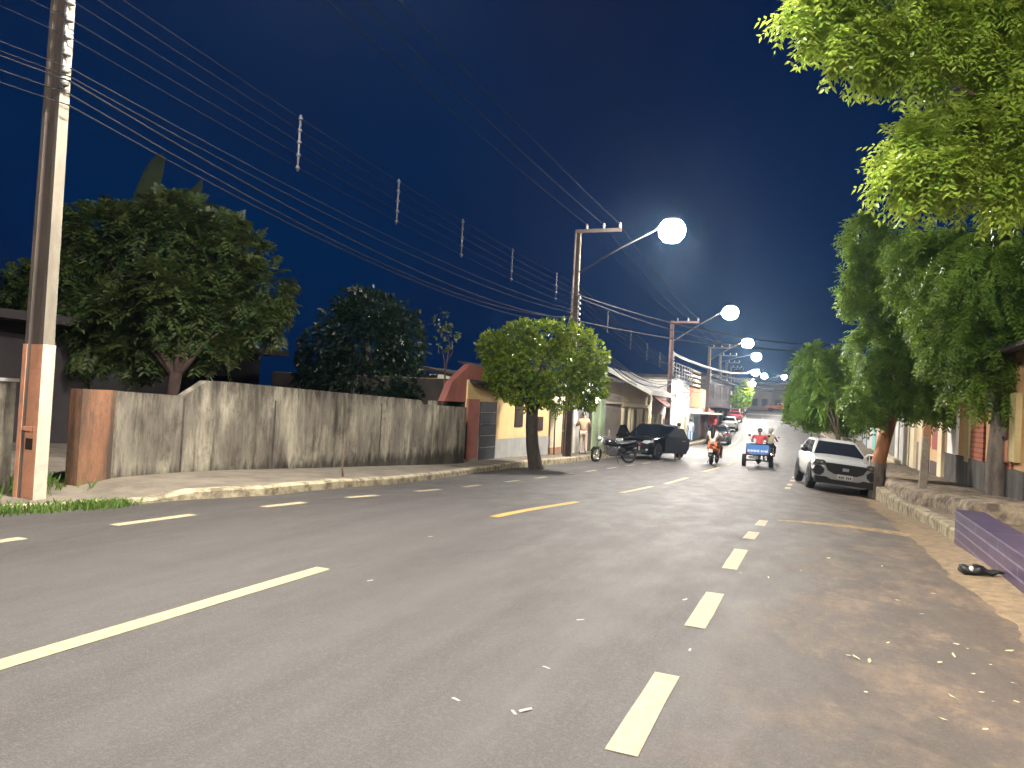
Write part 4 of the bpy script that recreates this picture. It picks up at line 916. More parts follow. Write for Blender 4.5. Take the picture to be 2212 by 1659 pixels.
def car(label, loc, rz, paint, L_=4.1, W=1.78, H=1.55, hatch=True, front='suv', roll=0.0, name='parked_car', lit=False, group=None, clear=.2, belt=1.0, pickup=False, detail=True, pitch=0.0):
    t = thing(name, label, 'car', loc, rz, group); t.rotation_euler = (pitch, roll, rz)
    w = W/2; h2 = L_/2; b = belt
    st = [(-h2,.40,.72*b,.70*w),(-h2+.06,.30,.84*b,.88*w),(-h2+.30,clear,.93*b,.985*w),(-h2+.75,clear,.98*b,w),(-h2+1.25,clear,1.02*b,w),(0,clear,1.03*b,w),(h2-.9,clear,1.04*b,w),(h2-.35,clear+.02,1.03*b if hatch else .98*b,.985*w),(h2-.07,.32,.98*b if hatch else .94*b,.90*w),(h2,.40,.86*b,.74*w)]
    m = MB(); R = []
    for y, zb, zt, x in st:
        hh = zt-zb
        half = [(x*.86,zb),(x*.97,zb+.12*hh),(x,zb+.4*hh),(x*.995,zb+.72*hh),(x*.955,zt-.05),(x*.86,zt),(x*.45,zt+.025)]
        R.append([(p, y, q) for p, q in half]+[(-p, y, q) for p, q in half[::-1]])
    m.rings(R); m.build('body', paint, t, sub=1)
    yf, yb = -h2+1.08, (h2-.18 if hatch else h2-.75); tf, tb = yf+.78, yb-(.42 if hatch else .62)
    wb, wt = w*.90, w*.70; zb, zt = 1.0*b, H
    B = [(-wb,yf,zb),(wb,yf,zb),(wb,yb,zb),(-wb,yb,zb)]; T = [(-wt,tf,zt-.06),(wt,tf,zt-.06),(wt,tb,zt-.06),(-wt,tb,zt-.06)]
    T2 = [(-wt*.82,tf+.12,zt),(wt*.82,tf+.12,zt),(wt*.82,tb-.1,zt),(-wt*.82,tb-.1,zt)]
    m = MB(); m.rings([B, T, T2], 0, False, True); m.build('cabin', paint, t, bevel=.03)
    qf = (B[0],B[1],T[1],T[0]); qr = (B[2],B[3],T[3],T[2]); qs = (B[1],B[2],T[2],T[1]); ql = (B[3],B[0],T[0],T[3])
    m = MB(); qpanel(m, qf, [(.03,.0),(.97,.0),(.95,.55),(.93,.95),(.07,.95),(.05,.55)]); m.build('windshield', GLASSD, t)
    m = MB(); qpanel(m, qr, [(.06,.12),(.94,.12),(.92,.9),(.08,.9)]); m.build('rear_window', GLASSD, t)
    for q, fl in ((qs, 0), (ql, 1)):
        for u0, u1 in ((.07,.46),(.49,.90)):
            if fl: u0, u1 = 1-u1, 1-u0
            m = MB(); qpanel(m, q, [(u0,.06),(u1,.06),(u1-(.04 if not fl else .0),.9),(u0+(.06 if not fl else .03),.9)]); m.build('side_window', GLASSD, t)
    r = .335
    for x in (-w+.10, w-.10):
        for y in (-h2+.80, h2-.78):
            m = MB(); P = [(y+(r+.075)*math.cos(a*PI/10), r+.02+(r+.075)*math.sin(a*PI/10)) for a in range(-1, 12)]; sg = 1 if x > 0 else -1
            m.prism(P, x-.08*sg, sg*w+.012*sg, plane='yz'); m.build('wheel_arch', DKPLAST, t)
            wheel(t, sg*(w-.085), y, r, .21, CHROME if detail else STEEL)
    for sg in (-1, 1):
        m = MB(); m.ell((sg*(w+.10), yf+.30, zb+.08), (.12,.07,.075), 10, 6); m.tube([(sg*(w-.1), yf+.32, zb+.02),(sg*(w+.06), yf+.31, zb+.05)], .025, 6); m.build('mirror', DKPLAST if front == 'suv' else paint, t)
    return t, dict(w=w, h2=h2, zb=zb, zt=zt, yf=yf, yb=yb, wt=wt, tf=tf, tb=tb)
def plate(t, y, z, sgn, wd=.40, ht=.13):
    m = MB(); m.box((0, y, z), (wd, .02, ht)); p = m.build('licence_plate', M('plate_white', (.62,.62,.60), (.55,.55,.53), 9, .5), t)
    m = MB()
    for k in range(7):
        if k == 3: continue
        m.box((-.15+.05*k, y+sgn*.012, z-.015), (.028,.006,.06))
    m.build('plate_characters', DKPLAST, p)
def rear_details(t, g, lightmat=None):
    h2, w = g['h2'], g['w']
    for sg in (-1, 1):
        m = MB(); m.box((sg*w*.76, h2-.075, .80), (.30,.10,.15)); m.build('tail_light', lightmat or M('red_lens', (.35,.02,.015), (.28,.015,.01), 5, .25), t, bevel=.015)
    plate(t, h2+.005, .62, 1)
    m = MB(); m.box((0, h2-.055, .40), (w*1.55,.12,.18)); m.build('bumper', DKPLAST, t, bevel=.02)
PEARL = M('pearl_silver_paint', (.40,.41,.405), (.36,.37,.365), 2, .28, spec=.5, coat=.6)
BLKP = M('black_car_paint', (.005,.0055,.008), (.006,.0065,.009), 2, .2, spec=.3, coat=.15)
WHTP = M('white_car_paint', (.66,.65,.62), (.6,.59,.57), 2, .3, coat=.5)
REDP = M('red_car_paint', (.34,.04,.045), (.28,.03,.04), 2, .3, coat=.5)
DGRP = M('dark_grey_paint', (.03,.032,.036), (.025,.027,.03), 2, .25, coat=.5)
LAMPD = M('smoked_headlight', (.10,.095,.09), (.05,.05,.05), 20, .12, spec=.7)
# white SUV on the right, nose towards the camera, leaning into the gutter
t, g = car('silver-white sport utility car parked nose-on at the right kerb', (.40,25.0,zr(.40,25.0)-.01), math.radians(9), PEARL, 3.95, 1.70, 1.50, True, 'suv', roll=math.radians(4.6), belt=1.04, clear=.24)
h2 = g['h2']; w = g['w']
def pr(pts, y0, y1, name, mat, mir=False, **k):
    m = MB(); m.prism(pts, y0, y1)
    if mir: m.prism([(-x, z) for x, z in pts], y0, y1)
    return m.build(name, mat, t, **k)
pr([(-.56,.80),(-.47,.64),(-.30,.56),(.30,.56),(.47,.64),(.56,.80),(.5,.86),(-.5,.86)], -h2-.012, -h2+.3, 'grille', DKPLAST)
for sg in (-1, 1):
    m = MB(); m.prism([(sg*x, z) for x, z in ((.50,.83),(.60,.92),(.84,.90),(.87,.80),(.72,.77),(.56,.78))], -h2+.0, -h2+.42); m.build('headlight', LAMPD, t)
    m = MB(); m.ell((sg*.66,-h2+.0,.845), (.045,.02,.03), 8, 5); m.ell((sg*.76,-h2+.005,.84), (.035,.02,.028), 8, 5); m.build('light_unit', M('light_unit', (.7,.7,.68), None, 9, .1, metal=.7), t)
    m = MB(); m.prism([(sg*x, z) for x, z in ((.56,.66),(.66,.74),(.82,.73),(.86,.62),(.80,.50),(.66,.48),(.57,.56))], -h2+.0, -h2+.4); m.build('side_intake', DKPLAST, t)
pr([(-.78,.44),(-.50,.46),(-.36,.40),(.36,.40),(.50,.46),(.78,.44),(.76,.26),(-.76,.26)], -h2+.0, -h2+.4, 'lower_bumper', DKPLAST)
pr([(-.60,.275),(.60,.275),(.54,.23),(-.54,.23)], -h2-.006, -h2+.3, 'skid_plate', M('grey_trim', (.16,.16,.16), None, 6, .5))
plate(t, -h2-.022, .50, -1)
m = MB(); m.box((0,-h2-.02,.71), (.17,.02,.085)); m.build('emblem', M('pale_badge', (.45,.46,.45), (.3,.31,.3), 60, .35), t, bevel=.008)
for sg in (-1, 1):
    m = MB(); m.tube([(sg*.52,-.1,1.50),(sg*.55,.05,1.60),(sg*.55,1.1,1.60),(sg*.53,1.25,1.50)], .018, 6); m.build('roof_rail', DKPLAST, t)
m = MB(); m.tube([(.25,1.35,1.52),(.25,1.5,1.68)], .01, 5); m.build('antenna', DKPLAST, t)
# white car behind it
t, g = car('white car half hidden behind the silver-white sport utility car', (.30,34.0,zr(.3,34)), math.radians(4), WHTP, 3.9, 1.7, 1.48, roll=math.radians(3.5), front='hatch')
for sg in (-1, 1): m = MB(); m.box((sg*.62,-g['h2']+.10,.74), (.3,.16,.14)); m.build('headlight', LAMPD, t)
m = MB(); m.box((0,-g['h2']-.0,.52), (1.0,.08,.2)); m.build('grille', DKPLAST, t); plate(t, -g['h2']-.05, .5, -1)
# black car with its doors open
t, g = car('black car facing the camera at the left kerb with its doors open', (-7.25,35.2,zg(35.2)), math.radians(-13), BLKP, 4.2, 1.82, 1.60, front='blk', belt=1.02)
h2 = g['h2']; w = g['w']
pr([(-.50,.82),(-.36,.68),(.36,.68),(.50,.82)], -h2-.01, -h2+.3, 'grille', DKPLAST)
for sg in (-1, 1):
    m = MB(); m.prism([(sg*x, z) for x, z in ((.46,.78),(.56,.88),(.84,.90),(.86,.80),(.70,.74))], -h2+.0, -h2+.40); m.build('headlight', M('clear_headlight', (.75,.75,.76), (.6,.6,.62), 30, .12, metal=.4), t)
    m = MB(); m.ell((sg*.68,-h2+.03,.46), (.07,.04,.05), 8, 5); m.build('fog_light', MATS['clear_headlight'], t)
m = MB(); m.lathe([(.06,-.015),(.075,0),(.06,.015)], (0,-h2-.015,.78), 14, 'y'); m.box((0.22,-h2-.012,.735), (.2,.02,.03), 0, Matrix.Rotation(.35,3,'Y')); m.box((-.22,-h2-.012,.735), (.2,.02,.03), 0, Matrix.Rotation(-.35,3,'Y')); m.build('emblem', CHROME, t)
plate(t, -h2-.02, .56, -1, .42, .14)
m = MB(); m.box((0,-h2-.0,.285), (.95,.10,.06)); m.build('skid_plate', CHROME, t, bevel=.015)
m = MB(); m.box((0,-h2+.06,.40), (1.4,.10,.14)); m.build('lower_grille', DKPLAST, t)
for sg, ang in ((1, 68), (-1, 62)):
    # hinged near the front of the door opening, swung outwards
    hinge = Vector((sg*(w-.02), -.55, 0)); R_ = Matrix.Rotation(-sg*math.radians(ang), 4, 'Z')
    def dp(y, z, x=0): return hinge + (R_ @ Vector((sg*x, y, z)))
    m = MB(); prof = [(.0,.30),(.95,.30),(1.08,.55),(1.1,1.0),(1.02,1.02),(.80,1.46),(.40,1.50),(.0,1.06)]
    m.rings([[dp(y, z, 0) for y, z in prof], [dp(y, z, .07) for y, z in prof]], 0, False, True); d_ = m.build('door', BLKP, t, bevel=.02)
    m = MB(); gp = [(.12,1.06),(.95,1.06),(.76,1.42),(.42,1.45)]; m.rings([[dp(y, z, -.008) for y, z in gp], [dp(y, z, .078) for y, z in gp]], 0, False, True); m.build('window', GLASSD, d_)
    m = MB(); m.box(dp(.85,.9,.085), (.05,.16,.03), 0, R_.to_3x3()); m.build('handle', CHROME, d_)
# parked cars down the left side, tails to the camera
for (x, y, paint, lab) in ((-7.3,61.5,DGRP,'dark hatchback parked tail-on beyond the orange scooter'),(-8.55,80,WHTP,'white hatchback parked tail-on where the street climbs'),(-10.1,101,REDP,'red car parked behind the white hatchback on the climb'),(-12.6,136,WHTP,'white car at the top of the climb by the far tree')):
    t, g = car(lab, (x,y,zg(y)), PI+.06, paint, 4.0, 1.72, 1.5, roll=0, front='x', detail=False, pitch=0); rear_details(t, g)
t, g = car('cream car parked far off behind the red car', (-11.2,112,zg(112)), PI+.08, CREAM, 4.0, 1.72, 1.5, front='x', detail=False); rear_details(t, g)
# orange pickup crossing the hilltop
p = at_Y(1681, 880, 160); OR2 = M('orange_paint', (.62,.16,.06), (.5,.13,.05), 2, .4)
t = thing('pickup_truck', 'orange pickup crossing the hilltop end of the street', 'truck', (p.x, 160, zg(160)), math.radians(80))
m = MB(); m.box((0,1.0,.85), (1.7,2.6,.6)); m.box((0,-1.6,.8), (1.7,1.4,.5)); m.build('body', OR2, t, bevel=.06)
m = MB(); m.rings([[(-.8,-1.2,1.05),(.8,-1.2,1.05),(.8,.1,1.05),(-.8,.1,1.05)], [(-.68,-.8,1.7),(.68,-.8,1.7),(.68,-.05,1.7),(-.68,-.05,1.7)]], 0, False, True); m.build('cabin', OR2, t, bevel=.03)
m = MB(); m.box((.76,-.55,1.38), (.03,.55,.35)); m.box((-.76,-.55,1.38), (.03,.55,.35)); m.build('side_window', GLASSD, t)
for x in (-.75,.75):
    for y in (-1.5,1.4): wheel(t, x, y, .36, .22, STEEL)

# ---------------------------------------------------------------- figures
def skin_body(name, J, E, root, mat, parent, sub=1):
    me = bpy.data.meshes.new(name); names = list(J); ix = {n: i for i, n in enumerate(names)}
    me.from_pydata([tuple(J[n][0]) for n in names], [(ix[a], ix[b]) for a, b in E], [])
    o = bpy.data.objects.new(name, me); COL.objects.link(o)
    o.modifiers.new('skin', 'SKIN')
    for n in names:
        sv = me.skin_vertices[0].data[ix[n]]; r = J[n][1]; sv.radius = r if isinstance(r, tuple) else (r, r); sv.use_root = (n == root)
    s = o.modifiers.new('sub', 'SUBSURF'); s.levels = sub+1; s.render_levels = sub+1
    dg = bpy.context.evaluated_depsgraph_get(); dg.update()
    me2 = bpy.data.meshes.new_from_object(o.evaluated_get(dg)); me2.name = name
    for p in me2.polygons: p.use_smooth = True
    me2.materials.clear(); me2.materials.append(mat)
    bpy.data.objects.remove(o); bpy.data.meshes.remove(me)
    o = bpy.data.objects.new(name, me2); COL.objects.link(o); o.parent = parent; return o
def figure(label, loc, rz, pose, shirt, trousers, skin=SKIN, hair='short', hairmat=HAIR, bare_legs=False, shorts=False, sleeves='short', scale=1.0, shoes=DKPLAST, headwear=None):
    """pose: dict of joint positions (m), facing -Y locally; missing limbs mirrored"""
    t = thing('person', label, 'person', loc, rz); t.scale = (scale,)*3
    V = Vector; P = {k: V(v) for k, v in pose.items()}
    J = {'pel': (P['pel'],(.135,.105)), 'waist': (P['pel'].lerp(P['chest'],.45),(.125,.095)), 'chest': (P['chest'],(.15,.105)), 'neck0': (P['chest'].lerp(P['neck'],.75),(.07,.065)), 'neck': (P['neck'],.052)}
    hd = P['head']; up = (hd-P['neck']).normalized()
    J['jaw'] = (P['neck'].lerp(hd,.55),(.06,.068)); J['head'] = (hd,(.075,.092)); J['crown'] = (hd+up*.085,(.055,.068))
    E = [('pel','waist'),('waist','chest'),('chest','neck0'),('neck0','neck'),('neck','jaw'),('jaw','head'),('head','crown')]
    for s in 'lr':
        for a, r in (('sh',.062),('el',.043),('wr',.03)): J[a+s] = (P[a+s], r)
        E += [('chest','sh'+s),('sh'+s,'el'+s),('el'+s,'wr'+s)]
        d = (P['wr'+s]-P['el'+s]).normalized(); sd = d.cross(V((0,0,1)))
        if sd.length < .1: sd = V((0,1,0))
        sd.normalize(); pn = d.cross(sd).normalized(); palm = P['wr'+s]+d*.055; J['palm'+s] = (palm,(.034,.018)); E.append(('wr'+s,'palm'+s))
        for k, (o_, ln) in enumerate(((-.027,.062),(-.009,.075),(.009,.07),(.027,.055))):
            a = palm+sd*o_+d*.03; b2 = a+d*ln*.55-pn*.008; c2 = b2+d*ln*.4-pn*.02
            J['f%d%s' % (k, s)] = (a,.009); J['g%d%s' % (k, s)] = (b2,.0085); J['h%d%s' % (k, s)] = (c2,.007)
            E += [('palm'+s,'f%d%s' % (k, s)),('f%d%s' % (k, s),'g%d%s' % (k, s)),('g%d%s' % (k, s),'h%d%s' % (k, s))]
        a = P['wr'+s]+d*.03-sd*.04; J['t0'+s] = (a,.011); J['t1'+s] = (a+d*.035-sd*.022,.009); E += [('palm'+s,'t0'+s),('t0'+s,'t1'+s)]
        for a, r in (('hip',.085),('kn',.06),('an',.042)): J[a+s] = (P[a+s], r)
        ft = P['an'+s]+V((0,-.15,-.055)); J['ball'+s] = (ft,(.045,.03)); J['heel'+s] = (P['an'+s]+V((0,.03,-.045)),.038)
        E += [('pel','hip'+s),('hip'+s,'kn'+s),('kn'+s,'an'+s),('an'+s,'heel'+s),('an'+s,'ball'+s)]
    body = skin_body('body', J, E, 'pel', skin, t)
    # face: nose, ears, eyes, mouth
    f = V((0,-1,0)); m = MB()
    m.ell(hd+f*.098+up*-.012, (.013,.018,.02), 8, 5)
    for sg in (-1, 1): m.ell(hd+V((sg*.078,0,0)), (.012,.02,.03), 8, 5)
    m.build('facial_features', skin, t)
    m = MB()
    for sg in (-1, 1): m.ell(hd+V((sg*.032,-.088,.012)), (.012,.008,.007), 6, 4)
    m.ell(hd+V((0,-.085,-.05)), (.024,.008,.006), 6, 4); m.build('eyes_and_mouth', HAIR, t)
    def grow(keys, k): return {n: (J[n][0], tuple(x+k for x in J[n][1]) if isinstance(J[n][1], tuple) else J[n][1]+k) for n in keys}
    ks = ['pel','waist','chest','neck0','shl','shr']; es = [('pel','waist'),('waist','chest'),('chest','neck0'),('chest','shl'),('chest','shr')]
    S_ = grow(ks, .022)
    for s in 'lr':
        q = 1.0 if sleeves == 'long' else .62
        S_['sl'+s] = (P['sh'+s].lerp(P['el'+s], q), .06 if sleeves != 'long' else .054); es.append(('sh'+s,'sl'+s))
        if sleeves == 'long': S_['sw'+s] = (P['el'+s].lerp(P['wr'+s],.9),.045); es.append(('sl'+s,'sw'+s))
    skin_body('shirt', S_, es, 'pel', shirt, t)
    T_ = {'pel': (P['pel']-V((0,0,.03)),(.15,.122))}; et = []
    for s in 'lr':
        T_['hip'+s] = (P['hip'+s],.103); q = .7 if shorts else 1
        T_['k'+s] = (P['hip'+s].lerp(P['kn'+s], q),.085 if shorts else .076); et += [('pel','hip'+s),('hip'+s,'k'+s)]
        if not shorts: T_['a'+s] = (P['kn'+s].lerp(P['an'+s],.93),.062); et.append(('k'+s,'a'+s))
    skin_body('shorts' if shorts else 'trousers', T_, et, 'pel', trousers, t)
    m = MB(); k = hd+up*.035
    m.ell(k+V((0,.018,.012)), (.092,.106,.098), 14, 8)
    if hair == 'long':
        b0 = k+V((0,.07,0)); m.tube([k+V((0,.04,.04)), b0+V((0,.03,-.08)), b0+V((0,.055,-.25)), b0+V((.01,.06,-.45)), b0+V((0,.05,-.62))], [.085,.10,.10,.085,.03], 10)
    m.build('hair', hairmat, t)
    if headwear == 'cap':
        m = MB(); m.ell(k+V((0,.01,.03)), (.102,.116,.095), 14, 8); m.box(k+V((0,-.14,.02)), (.15,.1,.014)); m.build('cap', M('black_cap', (.015,.014,.016), None, 9, .7), t)
        m = MB(); m.box(k+V((0,.125,.02)), (.05,.01,.03)); m.build('cap_badge', WHITEW, t)
    if headwear == 'helmet':
        m = MB(); m.ell(k+V((0,.0,.01)), (.125,.145,.135), 16, 9); m.build('helmet', M('white_helmet', (.62,.62,.6), None, 4, .25), t); m = MB(); m.box(k+V((0,-.135,0)), (.16,.03,.08)); m.build('visor', GLASSD, t, bevel=.01)
    for s in 'lr':
        m = MB(); a = P['an'+s]; m.ell(a+V((0,-.06,-.055)), (.05,.125,.032), 12, 6); m.build('shoe', shoes, t)
    return t
STAND = dict(pel=(0,0,.94), chest=(0,.0,1.28), neck=(0,-.005,1.46), head=(0,-.03,1.60),
    shl=(-.19,.01,1.39), shr=(.19,.01,1.39), ell=(-.25,.03,1.12), elr=(.25,.03,1.12), wrl=(-.25,-.05,.88), wrr=(.25,-.05,.88),
    hipl=(-.09,0,.88), hipr=(.09,0,.88), knl=(-.10,-.01,.48), knr=(.10,-.01,.48), anl=(-.10,.02,.09), anr=(.10,.02,.09))
def pose(base, **k): d = dict(base); d.update(k); return d
BEIGE = M('beige_cloth', (.58,.42,.28), (.5,.36,.24), 6, .9)
PINKB = M('pale_trousers', (.60,.46,.36), (.52,.4,.31), 6, .9)
p = at_X(1258, 977, -8.85)
figure('person in beige clothes standing with their back to the street by the white house', (p.x,p.y,topL(p.y)), math.radians(200), pose(STAND, elr=(.30,-.03,1.13), wrr=(.16,-.22,1.22), ell=(-.28,-.0,1.14), wrl=(-.2,-.2,1.0), anl=(-.13,.03,.09), anr=(.12,-.05,.09), knl=(-.11,-.02,.48)), BEIGE, PINKB)
p = at_Y(1463, 988, 35.0)
figure('person behind the open black car door with only bare legs showing', (p.x,p.y,zg(p.y)), math.radians(165), pose(STAND, elr=(.3,-.05,1.15), wrr=(.2,-.3,1.05)), M('dark_top', (.03,.03,.035), None, 5, .9), M('dark_shorts', (.025,.025,.03), None, 5, .9), shorts=True, shoes=M('pale_sandal', (.5,.42,.34), None, 5, .8), skin=M('fair_skin', (.46,.28,.20), (.4,.24,.17), 5, .55))

def moto(label, loc, rz, paint, name='motorcycle', lean=0.0, steer=0.0, wide=False, cat_='motorcycle', lit=False):
    """heads +Y; wheelbase 1.25 m"""
    t = thing(name, label, cat_, loc, rz); t.rotation_euler = (0, lean, rz)
    def wh(y, nm, Rm=None):
        m = MB(); r = .30; m.lathe([(.22,-.035),(.27,-.05),(r,-.03),(r,.03),(.27,.05),(.22,.035),(.22,-.035)], (0,0,0), 22, 'x', 0, False)
        o = m.build(nm, BLACK, t); o.location = (0,y,.30)
        m = MB(); m.lathe([(.215,-.02),(.225,0),(.215,.02),(.20,0),(.215,-.02)], (0,0,0), 20, 'x', 0, False); m.lathe([(.04,-.06),(.04,.06)], (0,0,0), 8, 'x')
        for k in range(8): a = PI*2*k/8; m.tube([(0,0,0),(0,.21*math.cos(a),.21*math.sin(a))], .008, 4)
        m.build('rim', CHROME, o); return o
    wh(-.62, 'wheel'); fw = wh(.66, 'wheel'); fw.rotation_euler = (0,0,steer)
    m = MB(); S_ = Matrix.Rotation(steer, 3, 'Z'); pv = Vector((0,.66,0))
    for x in (-.075,.075): m.tube([pv+S_ @ Vector((x,0,.30)), pv+S_ @ Vector((x,-.22,.95))], .022, 7)
    m.tube([pv+S_ @ Vector((-.36,-.36,1.04)), pv+S_ @ Vector((-.12,-.24,1.0)), pv+S_ @ Vector((.12,-.24,1.0)), pv+S_ @ Vector((.36,-.36,1.04))], .016, 6)
    m.build('fork', STEEL, t)
    m = MB(); R = []
    for k in range(7):
        a = -.2+k*.32; R.append([pv+S_ @ Vector((x,.335*math.cos(a+.6),.30+.335*math.sin(a+.6))) for x in (-.06,.06)])
    m.rings(R, 0, True, False, closed=False); m.build('front_mudguard', paint, t)
    m = MB(); m.ell(pv+S_ @ Vector((0,-.10,.90)), (.10,.09,.10), 12, 7); m.build('headlight', MATS['clear_headlight'], t)
    for sg in (-1, 1):
        m = MB(); b0 = pv+S_ @ Vector((sg*.28,-.33,1.03)); m.tube([b0, b0+Vector((sg*.06,.02,.18))], .009, 5); m.ell(b0+Vector((sg*.07,.02,.21)), (.065,.012,.045), 8, 5); m.build('mirror', STEEL, t)
    ww = .16 if not wide else .24
    m = MB(); R = [[(x*f, y, z+dz) for x, dz in ((-ww*.7,-.12),(-ww,-.02),(-ww*.8,.1),(0,.13),(ww*.8,.1),(ww,-.02),(ww*.7,-.12))] for f, y, z in ((.5,.42,.76),(1,.25,.80),(1,.0,.76),(.75,-.12,.70))]
    m.rings(R); m.build('tank', paint, t, sub=1)
    m = MB(); R = [[(-.11*f,y,z-.04),(-.13*f,y,z),(-.08*f,y,z+.05),(.08*f,y,z+.05),(.13*f,y,z),(.11*f,y,z-.04)] for f, y, z in ((.7,.0,.78),(1.1,-.25,.77),(1.1,-.5,.80),(.7,-.85,.86))]
    m.rings(R); m.build('seat', DKPLAST, t)
    m = MB(); k = 2.3 if wide else 1; R = [[(-.09*k*f,y,z-.16),(-.11*k*f,y,z-.04),(-.07*k*f,y,z+.04),(.07*k*f,y,z+.04),(.11*k*f,y,z-.04),(.09*k*f,y,z-.16)] for f, y, z in ((.9,-.25,.68),(1.1,-.5,.72),(1,-.78,.76),(.5,-.98,.82))]
    m.rings(R); m.build('tail_fairing', paint, t, sub=1)
    m = MB(); m.box((0,-1.0,.78), (.14,.05,.07)); m.build('tail_light', M('red_lens', (.35,.02,.015), (.28,.015,.01), 5, .25), t)
    m = MB(); R = []
    for q in range(6):
        a = PI*.45+q*.26; R.append([(x, -.62-.34*math.cos(a-PI*.5)*-1*0-.34*math.sin(q*.3-.2), .30+.34*math.cos(q*.3-.2)) for x in (-.065,.065)])
    m.rings(R, 0, True, False, closed=False); m.build('rear_mudguard', DKPLAST, t)
    m = MB(); m.box((0,.08,.46), (.24,.36,.30)); m.box((0,.12,.62), (.18,.16,.14)); m.build('engine', M('engine_metal', (.16,.16,.17), (.09,.09,.1), 14, .4, metal=.7), t, bevel=.03)
    m = MB(); m.tube([(.10,.25,.40),(.13,.1,.26),(.15,-.3,.28),(.16,-.85,.40)], [.025,.025,.04,.045], 8); m.build('exhaust', CHROME, t)
    m = MB()
    for sg in (-1, 1): m.tube([(sg*.06,.42,.84),(sg*.1,.1,.30),(sg*.09,-.3,.34),(sg*.07,-.62,.30)], .02, 6); m.tube([(sg*.08,-.3,.62),(sg*.08,-.62,.32)], .02, 6); m.tube([(sg*.08,-.05,.28),(sg*.26,-.05,.28)], .014, 5)
    m.tube([(-.1,-.1,.3),(-.26,-.18,.02)], .012, 5); m.build('frame', DKPLAST, t)
    plate_ = MB(); plate_.box((0,-1.0,.62), (.18,.012,.14)); plate_.build('licence_plate', MATS['plate_white'], t)
    return t
# black motorcycle parked across the kerb
moto('black motorcycle parked across the left kerb in front of the black car', (-7.30,28.1,zg(28.1)), math.radians(118), M('black_bike_paint', (.012,.012,.015), None, 4, .2), lean=math.radians(-8), steer=math.radians(38))
SIT = dict(pel=(0,.05,.86), chest=(0,.02,1.20), neck=(0,-.01,1.39), head=(0,-.04,1.54), shl=(-.19,.02,1.32), shr=(.19,.02,1.32), ell=(-.29,-.12,1.10), elr=(.29,-.12,1.10), wrl=(-.30,-.38,1.06), wrr=(.30,-.38,1.06),
    hipl=(-.11,.0,.82), hipr=(.11,.0,.82), knl=(-.20,-.40,.72), knr=(.20,-.40,.72), anl=(-.20,-.28,.33), anr=(.20,-.28,.33))
ORS = M('orange_scooter_paint', (.68,.20,.07), (.60,.17,.06), 3, .3)
x, y = -4.22, 33.6; z = zg(y)
moto('orange motorcycle carrying two riders away down the left lane', (x,y+.3,z), math.radians(-4), ORS, wide=True, lean=math.radians(4))
figure('long-haired passenger in a pale top on the orange motorcycle', (x,y-.22,z+.06), math.radians(178), pose(SIT, wrl=(-.16,-.28,1.02), wrr=(.16,-.28,1.02)), M('pale_top', (.66,.60,.54), (.58,.53,.48), 5, .9), M('orange_trousers', (.62,.22,.09), (.52,.18,.08), 5, .85), hair='long')
figure('driver in a white shirt half hidden on the orange motorcycle', (x+.06,y+.22,z+.0), math.radians(178), SIT, M('white_shirt', (.68,.64,.6), None, 5, .9), M('brown_trousers', (.16,.09,.06), None, 5, .9))
# cargo tricycle with a blue box
x, y = -2.42, 34.6; z = zg(y); BLU = M('blue_box_paint', (.06,.20,.50), (.05,.16,.42), 3, .4)
t = thing('cargo_tricycle', 'cargo tricycle with a blue lettered box driven by a man in red', 'tricycle', (x,y,z), math.radians(3))
for sg in (-1, 1):
    m = MB(); m.lathe([(.15,-.07),(.24,-.09),(.275,-.06),(.275,.06),(.24,.09),(.15,.07)], (sg*.56,-.30,.275), 22, 'x'); wh = m.build('rear_wheel', BLACK, t)
    m = MB(); m.lathe([(.165,-.05),(.165,.05)], (sg*.56,-.30,.275), 18, 'x'); m.build('rim', M('brown_rim', (.22,.16,.13), None, 5, .5), wh)
m = MB(); m.tube([(-.52,-.3,.275),(.52,-.3,.275)], .035, 8); m.ell((.05,-.3,.275), (.13,.1,.11), 12, 7); m.box((-.38,-.3,.44), (.05,.5,.04)); m.box((.38,-.3,.44), (.05,.5,.04)); m.build('axle', DKPLAST, t)
m = MB()
for a_, b_ in (((-.48,-.86,.56),(.48,-.83,1.0)), ((-.48,.36,.56),(.48,.39,1.0)), ((-.48,-.83,.56),(-.45,.36,1.0)), ((.45,-.83,.56),(.48,.36,1.0)), ((-.45,-.83,.56),(.45,.36,.60))): m.box2(a_, b_)
m.build('cargo_box', BLU, t)
m = MB(); m.tube([(-.5,-.87,1.02),(.5,-.87,1.02)], .022, 6); m.tube([(-.5,-.87,.55),(.5,-.87,.55)], .03, 6)
for x_ in (-.47,.47): m.tube([(x_,-.87,.55),(x_,-.87,1.02)], .02, 6)
m.build('box_frame', DKPLAST, t)
m = MB(); rr = random.Random(2); xx = -.41
while xx < .40:
    if .02 < xx < .08: xx += .05; continue
    w_ = rr.uniform(.03,.055); m.box((xx+w_/2, -.864, .72), (w_, .006, rr.uniform(.07,.11))); xx += w_+.016
m.build('lettering', M('white_lettering', (.72,.74,.76), None, 4, .6), t)
m = MB(); m.box((-.17,-.62,.42), (.40,.06,.12)); m.build('rear_plate', MATS['plate_white'], t)
for sg in (-1, 1): m = MB(); m.box((sg*.40,-.872,.62), (.09,.02,.05)); m.build('tail_light', MATS['red_lens'], t)
m = MB(); m.lathe([(.2,-.04),(.27,-.05),(.29,-.03),(.29,.03),(.27,.05),(.2,.04)], (0,1.75,.29), 22, 'x'); m.build('front_wheel', BLACK, t)
m = MB(); m.box((0,.75,.75), (.28,.62,.14)); m.build('seat', DKPLAST, t, bevel=.04)
m = MB(); m.tube([(0,.3,.46),(0,1.0,.42),(0,1.5,.85)], .04, 8)
